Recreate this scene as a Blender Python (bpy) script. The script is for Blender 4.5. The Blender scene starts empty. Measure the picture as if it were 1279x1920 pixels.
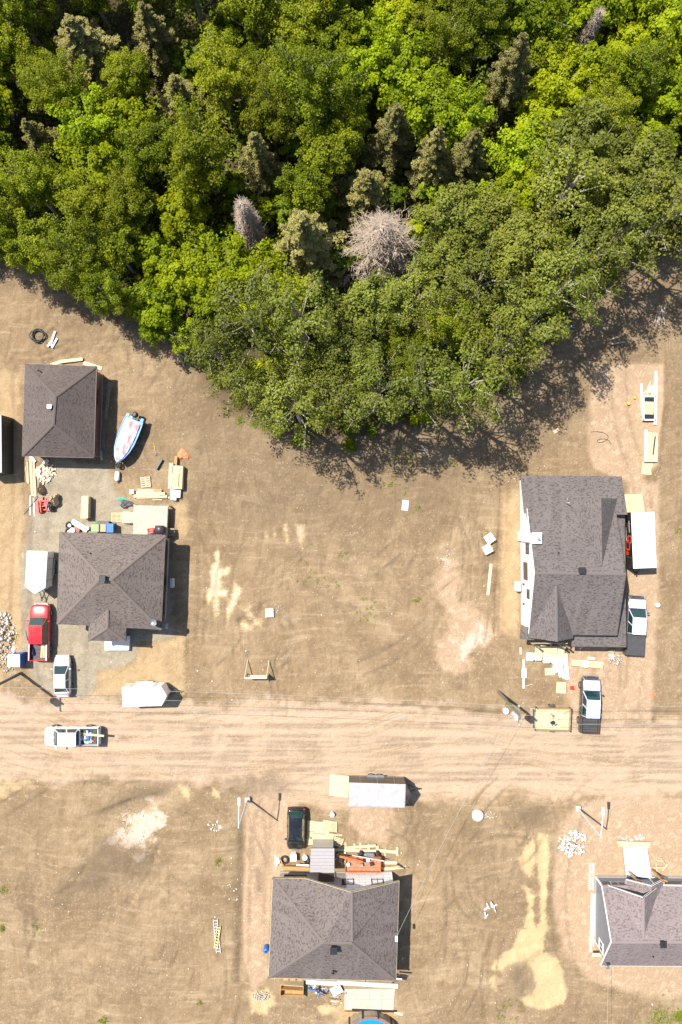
import bpy, math, random
import numpy as np
from mathutils import Vector, Matrix
R = math.radians
rng = random.Random(7)
NR = np.random.RandomState(11)
sc = bpy.context.scene
col = sc.collection
# ------------------------------------------------------------------ camera, sky, sun, exposure
CH = 71.0                    # drone height above the ground (m)
PPM = 18.03                  # photograph pixels per metre at ground level
cam_d = bpy.data.cameras.new('camera'); cam = bpy.data.objects.new('camera', cam_d); col.objects.link(cam)
cam.location = (0, 0, CH); cam.rotation_euler = (0, 0, 0)
cam_d.sensor_fit = 'VERTICAL'; cam_d.sensor_height = 36; cam_d.lens = 24.0
cam_d.clip_start = 0.5; cam_d.clip_end = 3000
sc.camera = cam
SUN_EL = R(59.5)
sun_dir = Vector((-0.80, 0.60, 0)).normalized() * math.cos(SUN_EL) + Vector((0, 0, math.sin(SUN_EL)))   # towards the sun
w = bpy.data.worlds.new('World'); sc.world = w; w.use_nodes = True
wn = w.node_tree.nodes; wl = w.node_tree.links
sky = wn.new('ShaderNodeTexSky'); sky.sky_type = 'NISHITA'; sky.sun_disc = False
sky.sun_elevation = SUN_EL; sky.sun_rotation = math.atan2(sun_dir.x, sun_dir.y)
wn['Background'].inputs[1].default_value = 0.105
wl.new(sky.outputs[0], wn['Background'].inputs[0])
sl = bpy.data.lights.new('sun', 'SUN'); sl.energy = 4.9; sl.angle = R(0.53); sl.color = (1.0, 0.955, 0.88)
so = bpy.data.objects.new('sun', sl); col.objects.link(so)
so.rotation_euler = sun_dir.to_track_quat('Z', 'Y').to_euler(); so.location = (-30, 22, 90)
sc.view_settings.view_transform = 'Standard'; sc.view_settings.look = 'None'
sc.view_settings.gamma = 1.0; sc.view_settings.use_curve_mapping = False
sc.view_settings.exposure = 0.85

# ------------------------------------------------------------------ helpers
def P(px, py, h=0.0):
    """ground/height point that stands under a spot of the survey photograph"""
    k = (CH - h) / CH / PPM
    return Vector(((px - 639.5) * k, (960 - py) * k, h))
OFF = {}
def tag(o, label=None, cat=None, group=None, kind=None):
    if label: o['label'] = label
    if cat: o['category'] = cat
    if group: o['group'] = group
    if kind: o['kind'] = kind
    return o
def emp(name, loc, rz=0, label=None, cat=None, group=None):
    o = bpy.data.objects.new(name, None); o.empty_display_size = 0.3
    o.location = loc; o.rotation_euler = (0, 0, rz); col.objects.link(o)
    OFF[o.name] = Vector(loc)
    return tag(o, label, cat, group)
def ob(name, verts, faces, m, parent=None, world=True, smooth=False):
    """one mesh object; with world=True the vertices are world points"""
    off = Vector((0, 0, 0))
    if parent is not None and world: off = OFF.get(parent.name, off)
    me = bpy.data.meshes.new(name)
    me.from_pydata([tuple(Vector(v) - off) for v in verts], [], faces)
    me.materials.append(m); me.update()
    if smooth: me.polygons.foreach_set('use_smooth', [True] * len(me.polygons))
    o = bpy.data.objects.new(name, me); col.objects.link(o)
    if parent is not None:
        o.parent = parent
        OFF[o.name] = OFF.get(parent.name, Vector((0, 0, 0)))
    return o
class MB:
    """collects shapes that make up one mesh"""
    def __init__(s): s.v = []; s.f = []
    def add(s, v, f):
        n = len(s.v); s.v += [Vector(p) for p in v]; s.f += [tuple(i + n for i in q) for q in f]
        return s
    def box(s, c, size, rz=0, rx=0, ry=0, b=0.0):
        hx, hy, hz = size[0] / 2, size[1] / 2, size[2] / 2
        b = min(b, hx * .45, hy * .45, hz * .45)
        M = Matrix.Rotation(rz, 3, 'Z') @ Matrix.Rotation(ry, 3, 'Y') @ Matrix.Rotation(rx, 3, 'X')
        c = Vector(c)
        if b <= 0:
            v = [(x, y, z) for z in (-hz, hz) for x, y in ((-hx, -hy), (hx, -hy), (hx, hy), (-hx, hy))]
            f = [(3, 2, 1, 0), (4, 5, 6, 7), (0, 1, 5, 4), (1, 2, 6, 5), (2, 3, 7, 6), (3, 0, 4, 7)]
        else:
            def ring(x, y, z, cc): 
                return [(-x + cc, -y, z), (x - cc, -y, z), (x, -y + cc, z), (x, y - cc, z), (x - cc, y, z), (-x + cc, y, z), (-x, y - cc, z), (-x, -y + cc, z)]
            v = ring(hx - b, hy - b, -hz, b * .5) + ring(hx, hy, -hz + b, b) + ring(hx, hy, hz - b, b) + ring(hx - b, hy - b, hz, b * .5)
            f = [tuple(range(7, -1, -1)), tuple(range(24, 32))]
            for k in range(3):
                for i in range(8):
                    j = (i + 1) % 8
                    f.append((k * 8 + i, k * 8 + j, k * 8 + 8 + j, k * 8 + 8 + i))
        return s.add([c + M @ Vector(p) for p in v], f)
    def tube(s, pts, rad, n=6, cap=True):
        pts = [Vector(p) for p in pts]
        if not hasattr(rad, '__len__'): rad = [rad] * len(pts)
        v = []; f = []
        for i, p in enumerate(pts):
            d = (pts[min(i + 1, len(pts) - 1)] - pts[max(i - 1, 0)])
            d = d.normalized() if d.length > 1e-9 else Vector((0, 0, 1))
            a = Vector((0, 0, 1)) if abs(d.z) < .9 else Vector((1, 0, 0))
            u = d.cross(a).normalized(); w_ = d.cross(u)
            for k in range(n):
                t = 2 * math.pi * k / n
                v.append(p + (u * math.cos(t) + w_ * math.sin(t)) * rad[i])
        for i in range(len(pts) - 1):
            for k in range(n):
                j = (k + 1) % n
                f.append((i * n + k, (i + 1) * n + k, (i + 1) * n + j, i * n + j))
        if cap:
            f.append(tuple(range(n))); f.append(tuple(range(len(pts) * n - 1, (len(pts) - 1) * n - 1, -1)))
        return s.add(v, f)
    def prism(s, poly, z0, z1):
        n = len(poly)
        v = [(p[0], p[1], z0) for p in poly] + [(p[0], p[1], z1) for p in poly]
        f = [tuple(range(n - 1, -1, -1)), tuple(range(n, 2 * n))] + [(i, (i + 1) % n, n + (i + 1) % n, n + i) for i in range(n)]
        return s.add(v, f)
    def loft(s, rings, cap=True):
        n = len(rings[0]); v = [p for r in rings for p in r]; f = []
        for i in range(len(rings) - 1):
            for k in range(n):
                j = (k + 1) % n
                f.append((i * n + k, i * n + j, (i + 1) * n + j, (i + 1) * n + k))
        if cap:
            f.append(tuple(range(n - 1, -1, -1))); f.append(tuple(range((len(rings) - 1) * n, len(rings) * n)))
        return s.add(v, f)
    def quadslab(s, a, b, c, d, t):
        """a thin slab under quad abcd, thickness t along its normal"""
        a, b, c, d = map(Vector, (a, b, c, d)); n = (b - a).cross(d - a).normalized() * t
        return s.add([a, b, c, d, a - n, b - n, c - n, d - n], [(0, 1, 2, 3), (7, 6, 5, 4), (0, 4, 5, 1), (1, 5, 6, 2), (2, 6, 7, 3), (3, 7, 4, 0)])
    def build(s, name, m, parent=None, world=True, smooth=False):
        return ob(name, s.v, s.f, m, parent, world, smooth)

# ------------------------------------------------------------------ materials
def newmat(name):
    m = bpy.data.materials.new(name); m.use_nodes = True
    return m, m.node_tree.nodes, m.node_tree.links, m.node_tree.nodes['Principled BSDF']
def ramp(N, L, src, a, b, ca=(0, 0, 0, 1), cb=(1, 1, 1, 1)):
    r = N.new('ShaderNodeValToRGB'); r.color_ramp.elements[0].position = a; r.color_ramp.elements[1].position = b
    r.color_ramp.elements[0].color = ca; r.color_ramp.elements[1].color = cb
    L.new(src, r.inputs[0]); return r.outputs[0]
def mix(N, L, fac, a, b, mode='MIX'):
    m = N.new('ShaderNodeMix'); m.data_type = 'RGBA'; m.blend_type = mode
    for i, x in ((0, fac), (6, a), (7, b)):
        if isinstance(x, (int, float)): m.inputs[i].default_value = x
        elif isinstance(x, tuple): m.inputs[i].default_value = (*x[:3], 1)
        else: L.new(x, m.inputs[i])
    return m.outputs[2]
def noise(N, L, vec, scale, detail=3, rough=.6):
    n = N.new('ShaderNodeTexNoise'); n.inputs['Scale'].default_value = scale
    n.inputs['Detail'].default_value = detail; n.inputs['Roughness'].default_value = rough
    if vec is not None: L.new(vec, n.inputs['Vector'])
    return n
def mth(N, L, op, a, b=0.0):
    m = N.new('ShaderNodeMath'); m.operation = op
    for i, x in enumerate((a, b)):
        if isinstance(x, (int, float)): m.inputs[i].default_value = x
        else: L.new(x, m.inputs[i])
    return m.outputs[0]
MC = {}
def M(name, rgb, rough=.6, metal=0.0, var=.18, scale=3.0, bump=0.0, coat=0.0, dirt=0.0, rnd=0.0):
    if name in MC: return MC[name]
    m, N, L, b = newmat(name)
    tc = N.new('ShaderNodeTexCoord')
    n1 = noise(N, L, tc.outputs['Object'], scale, 5)
    lo = tuple(c * (1 - var) for c in rgb); hi = tuple(min(1, c * (1 + var)) for c in rgb)
    c = ramp(N, L, n1.outputs[0], .3, .7, (*lo, 1), (*hi, 1))
    if rnd > 0:
        oi = N.new('ShaderNodeObjectInfo')
        v = mth(N, L, 'ADD', mth(N, L, 'MULTIPLY', oi.outputs['Random'], 2 * rnd), 1 - rnd)
        hs = N.new('ShaderNodeHueSaturation'); L.new(v, hs.inputs['Value']); L.new(c, hs.inputs['Color']); c = hs.outputs[0]
    if dirt > 0:
        n2 = noise(N, L, tc.outputs['Object'], scale * .45, 6, .7)
        f = ramp(N, L, n2.outputs[0], .48, .75); f = mth(N, L, 'MULTIPLY', f, dirt)
        c = mix(N, L, f, c, (.30, .24, .17))
    L.new(c, b.inputs['Base Color'])
    b.inputs['Roughness'].default_value = rough; b.inputs['Metallic'].default_value = metal
    b.inputs['Coat Weight'].default_value = coat; b.inputs['Coat Roughness'].default_value = .08
    if bump > 0:
        n3 = noise(N, L, tc.outputs['Object'], scale * 8, 4)
        bp = N.new('ShaderNodeBump'); bp.inputs['Strength'].default_value = bump; bp.inputs['Distance'].default_value = .02
        L.new(n3.outputs[0], bp.inputs['Height']); L.new(bp.outputs[0], b.inputs['Normal'])
    MC[name] = m; return m
def shingle(name, base, dark):
    """asphalt shingles: tabs of uneven tone laid in courses (UV: u along the eave, v up the slope, metres)"""
    m, N, L, b = newmat(name)
    uv = N.new('ShaderNodeUVMap'); uv.uv_map = 'UVMap'
    mp = N.new('ShaderNodeMapping'); mp.inputs['Scale'].default_value = (1.0, 1.55, 1); L.new(uv.outputs[0], mp.inputs[0])
    t = N.new('ShaderNodeTexBrick'); t.offset = .5; t.offset_frequency = 2
    t.inputs['Scale'].default_value = 1; t.inputs['Brick Width'].default_value = .31; t.inputs['Row Height'].default_value = .145
    t.inputs['Mortar Size'].default_value = .006; t.inputs['Mortar Smooth'].default_value = .3; t.inputs['Bias'].default_value = 0
    t.inputs['Color1'].default_value = (0, 0, 0, 1); t.inputs['Color2'].default_value = (1, 1, 1, 1); t.inputs['Mortar'].default_value = (.45, .45, .45, 1)
    L.new(uv.outputs[0], t.inputs[0])
    wob = noise(N, L, mp.outputs[0], 4.2, 2.5, .6)
    f = mth(N, L, 'ADD', mth(N, L, 'MULTIPLY', wob.outputs[0], 1.0), mth(N, L, 'MULTIPLY', mth(N, L, 'SUBTRACT', t.outputs[0], .5), .22))
    f = mth(N, L, 'MULTIPLY', ramp(N, L, f, .49, .62), .8)
    big = noise(N, L, uv.outputs[0], .35, 5)
    c0 = mix(N, L, ramp(N, L, big.outputs[0], .3, .7), tuple(x * .9 for x in base), tuple(x * 1.12 for x in base))
    c0 = mix(N, L, mth(N, L, 'MULTIPLY', t.outputs[0], .28), c0, tuple(x * 1.35 for x in base))
    c = mix(N, L, f, c0, dark)
    st_ = N.new('ShaderNodeMapping'); st_.inputs['Scale'].default_value = (1.1, .12, 1); L.new(uv.outputs[0], st_.inputs[0])
    sn = noise(N, L, st_.outputs[0], 1.0, 6, .65)
    c = mix(N, L, mth(N, L, 'MULTIPLY', ramp(N, L, sn.outputs[0], .50, .72), .35), c, tuple(x * 1.7 for x in base))
    gr = noise(N, L, uv.outputs[0], 45, 2)
    c = mix(N, L, mth(N, L, 'MULTIPLY', ramp(N, L, gr.outputs[0], .35, .7), .25), c, tuple(x * 1.35 for x in base))
    L.new(c, b.inputs['Base Color']); b.inputs['Roughness'].default_value = .9
    b.inputs['Specular IOR Level'].default_value = .25
    bp = N.new('ShaderNodeBump'); bp.inputs['Strength'].default_value = .5; bp.inputs['Distance'].default_value = .012
    L.new(t.outputs[0], bp.inputs['Height']); L.new(bp.outputs[0], b.inputs['Normal'])
    return m
def siding(name, rgb, step=.13, vertical=False):
    m, N, L, b = newmat(name)
    tc = N.new('ShaderNodeTexCoord'); sp = N.new('ShaderNodeSeparateXYZ'); L.new(tc.outputs['Object'], sp.inputs[0])
    z = mth(N, L, 'ADD', sp.outputs[0], sp.outputs[1]) if vertical else sp.outputs[2]
    fr = mth(N, L, 'FRACT', mth(N, L, 'DIVIDE', z, step))
    n1 = noise(N, L, tc.outputs['Object'], 1.7, 5)
    c = ramp(N, L, n1.outputs[0], .3, .7, (*[x * .9 for x in rgb], 1), (*[min(1, x * 1.06) for x in rgb], 1))
    ln = ramp(N, L, fr, .0, .06, (.72, .72, .72, 1), (1, 1, 1, 1))
    L.new(mix(N, L, 1.0, c, ln, 'MULTIPLY'), b.inputs['Base Color']); b.inputs['Roughness'].default_value = .5
    bp = N.new('ShaderNodeBump'); bp.inputs['Strength'].default_value = .6; bp.inputs['Distance'].default_value = .015
    L.new(fr, bp.inputs['Height']); L.new(bp.outputs[0], b.inputs['Normal'])
    return m
def glassmat(name, rgb, rough=.06):
    m, N, L, b = newmat(name)
    b.inputs['Base Color'].default_value = (*rgb, 1); b.inputs['Roughness'].default_value = rough
    b.inputs['Specular IOR Level'].default_value = .8; b.inputs['Coat Weight'].default_value = .5
    return m
m_sh_a = shingle('shingle_grey_brown', (.130, .106, .096), (.048, .040, .037))
m_sh_c = shingle('shingle_warm', (.136, .110, .095), (.052, .042, .037))
m_sh_d = shingle('shingle_slate', (.122, .104, .097), (.044, .037, .036))
m_sh_g = shingle('shingle_garage', (.098, .078, .069), (.048, .038, .035))
m_sh_b = shingle('shingle_mauve', (.192, .155, .150), (.085, .068, .067))
m_glass = glassmat('window_glass', (.02, .025, .028))
m_cglass = glassmat('car_glass', (.012, .035, .032))
m_white = M('white_paint', (.78, .77, .74), .45, var=.04)
m_whitep = M('white_sheet', (.74, .72, .68), .5, var=.14, scale=4, dirt=.3, rnd=.12)
m_wood = M('new_lumber', (0.528, 0.432, 0.264), .75, var=.14, scale=5, rnd=.12)
m_wood2 = M('plywood', (0.512, 0.408, 0.232), .75, var=.12, scale=2.2, rnd=.1, dirt=.12)
m_wood3 = M('weathered_wood', (0.288, 0.224, 0.152), .85, var=.25, scale=5, rnd=.15)
m_cedar = M('orange_wood', (0.400, 0.216, 0.080), .7, var=.2, scale=4)
m_pipe = M('pale_plastic', (0.528, 0.528, 0.512), .4, var=.05)
m_black = M('black_plastic', (.018, .018, .02), .5, var=.2)
m_rub = M('rubber', (.022, .022, .022), .85, var=.2)
m_steel = M('galvanised_steel', (0.336, 0.344, 0.352), .38, .7, var=.1)
m_dsteel = M('dark_steel', (.06, .06, .065), .45, .6, var=.2)
m_conc = M('pale_concrete', (.40, .355, .29), .85, var=.09, scale=1.6, bump=.15, dirt=.1)
m_found = M('foundation_concrete', (0.400, 0.368, 0.320), .9, var=.1)
m_tarpo = M('orange_tarp', (0.576, 0.192, 0.080), .55, var=.15)
m_red = M('red_metal', (.52, .045, .03), .4, var=.15, dirt=.15)
m_orange = M('orange_metal', (0.448, 0.112, 0.036), .5, var=.2, dirt=.35)
m_bluep = M('blue_plastic', (.015, .13, .46), .4, var=.1)
m_green = M('lime_plastic', (0.216, 0.320, 0.128), .5, var=.1)
m_peach = M('peach_plastic', (0.496, 0.264, 0.144), .5, var=.1)
m_rock = M('pale_rock', (0.496, 0.440, 0.368), .9, var=.22, scale=4, rnd=.1)
m_stone = M('ground_pebble', (0.576, 0.520, 0.432), .9, var=.3, scale=.8)
# ------------------------------------------------------------------ ground fields (world metres)
def vnoise(x, y, s, seed):
    r = np.random.RandomState(seed).rand(256, 256)
    x = x * s + 91.3; y = y * s + 47.7
    i = np.floor(x).astype(int); j = np.floor(y).astype(int); u = x - i; v = y - j
    u = u * u * (3 - 2 * u); v = v * v * (3 - 2 * v)
    g = lambda a, b: r[a % 256, b % 256]
    return (g(i, j) * (1 - u) + g(i + 1, j) * u) * (1 - v) + (g(i, j + 1) * (1 - u) + g(i + 1, j + 1) * u) * v
def fbm(x, y, s, seed, o=4, g=.5):
    a = 0; t = 0; k = 1.0
    for q in range(o):
        a = a + vnoise(x, y, s * 2 ** q, seed + q) * k; t += k; k *= g
    return a / t - .5
def pw(pts): return np.array([[(x - 639.5) / PPM, (960 - y) / PPM] for x, y in pts])
def sdf(poly, x, y):
    p = pw(poly); n = len(p); d = np.full(x.shape, 1e9); ins = np.zeros(x.shape, bool)
    for i in range(n):
        a = p[i]; b = p[(i + 1) % n]; e = b - a
        wx = x - a[0]; wy = y - a[1]
        t = np.clip((wx * e[0] + wy * e[1]) / (e @ e + 1e-12), 0, 1)
        d = np.minimum(d, (wx - t * e[0]) ** 2 + (wy - t * e[1]) ** 2)
        c = ((a[1] > y) != (b[1] > y)) & (x < (b[0] - a[0]) * (y - a[1]) / (b[1] - a[1] + 1e-12) + a[0])
        ins ^= c
    d = np.sqrt(d); return np.where(ins, d, -d)          # positive inside
def sst(v, a, b):
    t = np.clip((v - a) / (b - a), 0, 1); return t * t * (3 - 2 * t)
ROAD = [(-300, 1306), (0, 1306), (60, 1312), (170, 1312), (235, 1325), (340, 1318), (640, 1318), (800, 1330), (940, 1340), (1080, 1352), (1279, 1345), (1700, 1345),
        (1700, 1490), (1279, 1492), (1040, 1495), (960, 1480), (800, 1498), (640, 1510), (470, 1478), (330, 1462), (160, 1462), (0, 1468), (-300, 1468)]
PINK = [  # (name, polygon, edge noise, softness)
    ('gravel_driveway', [(1072, 1212), (1165, 1212), (1182, 1060), (1180, 905), (1236, 905), (1234, 1120), (1226, 1240), (1222, 1352), (1075, 1352), (1058, 1262)], .7, .35),
    ('gravel_pad', [(1115, 684), (1243, 684), (1241, 770), (1230, 870), (1190, 905), (1120, 880), (1103, 855), (1106, 760)], .35, .16),
    ('gravel_driveway', [(462, 1475), (560, 1500), (545, 1590), (525, 1645), (508, 1650), (500, 1835), (474, 1858), (458, 1800), (455, 1700), (462, 1600)], .4, .2),
    ('gravel_patch', [(657, 1508), (735, 1508), (738, 1545), (725, 1580), (680, 1572), (655, 1545)], 1.3, .5),
    ('gravel_pad', [(1052, 1545), (1095, 1500), (1279, 1496), (1500, 1496), (1500, 1860), (1279, 1868), (1180, 1862), (1110, 1838), (1060, 1785), (1038, 1700), (1040, 1600)], .7, .5),
    ('gravel_patch', [(832, 1130), (880, 1135), (915, 1165), (932, 1200), (905, 1215), (880, 1222), (880, 1255), (850, 1263), (822, 1245), (822, 1205), (845, 1180)], 1.5, .4),
    ('gravel_patch', [(810, 1105), (850, 1030), (858, 1105), (845, 1150)], 2.2, .9),
    ('gravel_patch', [(225, 1585), (240, 1530), (290, 1510), (300, 1545), (285, 1580), (250, 1592)], 3.4, .9),
]
GREY = [('gravel_driveway', [(62, 895), (110, 862), (200, 876), (214, 925), (260, 950), (316, 945), (322, 1195), (262, 1205), (253, 1238), (232, 1250), (182, 1256), (176, 1285), (160, 1312), (110, 1316), (62, 1272), (42, 1215), (40, 1060), (52, 985)], .7, .25)]
SANDP = [  # yellow sand and dried puddles
    ([(976, 1612), (990, 1585), (1001, 1566), (1004, 1600), (1000, 1645), (992, 1648), (980, 1630)], .5, .2),
    ([(1006, 1556), (1022, 1566), (1030, 1590), (1026, 1680), (1024, 1745), (1010, 1745), (1012, 1640)], .5, .2),
    ([(984, 1662), (1004, 1680), (1001, 1738), (978, 1742), (990, 1710)], .5, .25),
    ([(974, 1742), (1024, 1742), (1018, 1785), (1042, 1798), (1056, 1820), (1066, 1858), (1058, 1884), (1024, 1892), (984, 1886), (973, 1872), (998, 1866), (1006, 1848), (1000, 1820), (990, 1802), (958, 1806), (934, 1822), (920, 1816), (930, 1800), (962, 1776)], .35, .15),
    ([(917, 1838), (928, 1828), (931, 1858), (922, 1850)], .4, .3),
    ([(470, 1862), (505, 1850), (515, 1880), (500, 1902), (474, 1896)], .8, .4), ([(592, 1888), (640, 1888), (636, 1900), (600, 1900)], .5, .25),
    ([(0, 1462), (70, 1460), (68, 1472), (20, 1478), (0, 1490)], 1.2, .4), ([(335, 1472), (352, 1478), (356, 1500), (345, 1490)], .4, .25), ([(398, 1476), (408, 1480), (410, 1494), (400, 1490)], .6, .3),
    ([(399, 1044), (409, 1025), (413, 1040), (413, 1066), (436, 1063), (426, 1080), (415, 1083), (415, 1105), (430, 1107), (423, 1119), (409, 1116), (413, 1155), (401, 1158), (400, 1119), (390, 1130), (387, 1108), (398, 1100), (392, 1070)], .35, .15),
    ([(440, 1094), (452, 1102), (446, 1120), (434, 1152), (423, 1177), (425, 1144)], .3, .15),
    ([(496, 1000), (500, 990), (504, 1000), (501, 1018)], .3, .2), ([(512, 996), (515, 992), (518, 1004), (514, 1008)], .3, .2), ([(529, 985), (538, 982), (541, 1015), (537, 1020)], .3, .2), ([(555, 984), (570, 986), (569, 1005), (567, 1032), (560, 1018)], .3, .2),
    ([(452, 1140), (470, 1135), (478, 1160), (460, 1168)], .7, .6), ([(452, 1172), (464, 1165), (490, 1160), (488, 1172), (460, 1185)], .8, .5),
]
TAN = [  # warm sandy fill: track on the left, trench by the white house, yard in front of the left house
    ([(-300, 690), (-100, 690), (38, 700), (36, 880), (48, 960), (36, 1050), (40, 1170), (20, 1230), (0, 1300), (-300, 1300)], .8, .4),
    ([(178, 1258), (250, 1248), (262, 1208), (345, 1195), (352, 1300), (180, 1302)], .6, .35),
    ([(946, 925), (986, 915), (978, 1030), (972, 1195), (938, 1190), (940, 1050)], .3, .2), ([(322, 945), (352, 940), (352, 1010), (330, 1005)], .5, .3),
    ([(640, 1850), (742, 1850), (742, 1925), (625, 1925)], .5, .3), ([(20, 1140), (50, 1150), (45, 1240), (20, 1250)], .6, .4),
]
WHITEP = [([(224, 1586), (238, 1530), (262, 1518), (270, 1506), (276, 1520), (300, 1528), (298, 1560), (272, 1592)], 4.5, .9), ([(828, 1030), (850, 1040), (838, 1060), (820, 1050)], 2.2, .5), ([(845, 1200), (900, 1170), (930, 1200), (870, 1235)], 3.0, 1.0)]
WET = [([(965, 1520), (1022, 1512), (1020, 1545), (995, 1556), (970, 1545)], .8, .4), ([(1010, 1790), (985, 1805), (1000, 1850), (975, 1872), (955, 1840), (960, 1812)], .9, .4),
       ([(440, 1550), (456, 1550), (450, 1840), (436, 1830)], .9, .5), ([(260, 1470), (330, 1468), (300, 1490), (180, 1530), (190, 1515)], .8, .4), ([(190, 1575), (300, 1600), (260, 1640), (150, 1680), (90, 1700)], 3, 1.2), ([(400, 1460), (520, 1450), (540, 1480), (460, 1490)], 2, .9), ([(478, 1625), (492, 1622), (494, 1670), (480, 1680)], .6, .3)]
FOREST = [(-400, -700), (1700, -700), (1700, 470), (1279, 470), (1200, 490), (1110, 560), (1040, 640), (960, 740), (860, 790), (740, 815), (600, 830), (520, 815), (430, 770), (360, 690), (330, 630), (240, 600), (150, 550), (60, 510), (0, 490), (-400, 470)]
LINES = [  # ditches and berms: (points, half width m, height m)
    ([(942, 905), (938, 1000), (934, 1080), (930, 1190)], .22, -.22), ([(947, 905), (944, 1000), (940, 1080), (936, 1190)], .3, .10),
    ([(640, 1322), (760, 1326), (880, 1334), (940, 1338)], .22, -.12), ([(640, 1314), (800, 1320), (930, 1330)], .35, .10),
    ([(458, 1545), (456, 1650), (452, 1760), (450, 1840)], .35, -.16), ([(464, 1545), (462, 1650), (460, 1760)], .4, .1),
    ([(0, 1470), (160, 1464), (330, 1464), (460, 1478)], .4, .08), ([(0, 1476), (160, 1471), (330, 1471)], .3, -.1),
    ([(150, 1532), (240, 1496), (330, 1470)], .3, .09), ([(152, 1537), (245, 1502)], .25, -.09), ([(352, 1310), (353, 1180), (352, 1010)], .2, -.1),
    ([(1244, 690), (1240, 790), (1230, 880)], .35, .1), ([(1104, 770), (1103, 850)], .25, .08),
    ([(374, 1020), (376, 1100), (372, 1200)], .2, -.08), ([(386, 1020), (388, 1110), (384, 1210)], .2, -.08), ([(452, 1165), (468, 1168), (486, 1155), (494, 1135)], .35, -.15),
    ([(545, 1225), (551, 1260), (549, 1300)], .12, -.08), ([(517, 1240), (523, 1270), (526, 1300)], .12, -.08), ([(410, 1250), (440, 1220), (455, 1200)], .2, -.08),
    ([(880, 1280), (878, 1250), (890, 1230)], .3, -.1), ([(44, 1000), (46, 1100), (40, 1180)], .5, .14), ([(838, 1640), (842, 1720), (838, 1800)], .25, -.08), ([(812, 1560), (806, 1660)], .25, -.07),
    ([(300, 1580), (280, 1640), (240, 1700)], .2, -.08), ([(250, 1720), (310, 1700)], .2, -.07), ([(165, 1620), (140, 1660), (90, 1690)], .25, -.08),
]
TRK = []
_tr = random.Random(12)
def track(pts, off, hw, dep, dark):
    p = pw(pts)
    for _ in range(2):     # smooth the path
        p = np.concatenate([p[:1], np.stack([.75 * p[:-1] + .25 * p[1:], .25 * p[:-1] + .75 * p[1:]], 1).reshape(-1, 2), p[-1:]])
    t = np.gradient(p, axis=0); t /= np.linalg.norm(t, axis=1, keepdims=True) + 1e-9; nn = np.stack([-t[:, 1], t[:, 0]], 1)
    for s in (-1, 1): TRK.append((p + nn * off * s, hw, dep, dark))
for y0, a_, b_, c_ in ((1350, 6, -8, 4), (1372, -8, 10, -4), (1395, 8, -4, 10), (1412, -10, 6, -6), (1436, 6, -10, 4), (1452, -4, 8, -8)):
    track([(-100, y0), (250, y0 + a_), (560, y0 + b_), (900, y0 + c_), (1400, y0 - a_)], .8, .2, .035, .75)
for pts in ([(1130, 1230), (1125, 1300), (1160, 1360), (1260, 1390), (1400, 1395)], [(1150, 1220), (1150, 1300), (1110, 1370), (1000, 1400), (850, 1405)], [(1200, 1100), (1195, 1240), (1180, 1330), (1200, 1380), (1400, 1420)], [(490, 1640), (490, 1540), (520, 1460), (640, 1420), (900, 1410)], [(480, 1840), (482, 1700), (486, 1560), (470, 1470), (380, 1430), (200, 1425)],
            [(80, 900), (70, 1050), (75, 1180), (90, 1300), (160, 1370), (400, 1385)], [(150, 1290), (145, 1250), (150, 1200)], [(10, 700), (12, 900), (8, 1100), (-5, 1300)], [(1160, 700), (1165, 800), (1205, 900), (1210, 1000)], [(720, 1560), (712, 1500), (760, 1450), (1000, 1420)], [(1080, 1860), (1050, 1760), (1045, 1650), (1070, 1560), (1090, 1480), (1200, 1440)]):
    track(pts, .8, .22, .03, .5)
for k_ in range(60):      # machine scrapes and wheel marks over the graded lots
    x0, y0 = _tr.choice([(_tr.uniform(20, 440), _tr.uniform(1490, 1900)), (_tr.uniform(660, 930), _tr.uniform(900, 1290)), (_tr.uniform(370, 640), _tr.uniform(900, 1290)), (_tr.uniform(760, 960), _tr.uniform(1500, 1900)), (_tr.uniform(60, 340), _tr.uniform(600, 700))])
    an = _tr.choice([1.5, 1.4, 1.75, .3, 2.7, .9]) + _tr.uniform(-.25, .25); L_ = _tr.uniform(60, 190); cv = _tr.uniform(-40, 40)
    dx, dy = math.cos(an), math.sin(an)
    track([(x0 - dx * L_ * .5, y0 - dy * L_ * .5), (x0 - dy * cv, y0 + dx * cv), (x0 + dx * L_ * .5, y0 + dy * L_ * .5)], _tr.choice([.75, .8, .45]), _tr.uniform(.10, .2), _tr.choice([.05, .08, -.05]), _tr.uniform(.5, 1.0))
UPPER = [(-300, 400), (60, 560), (330, 660), (360, 760), (300, 860), (420, 1000), (640, 1010), (900, 960), (960, 860), (1100, 780), (1110, 690), (1279, 640), (1700, 600), (1700, 300), (-300, 300)]
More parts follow.
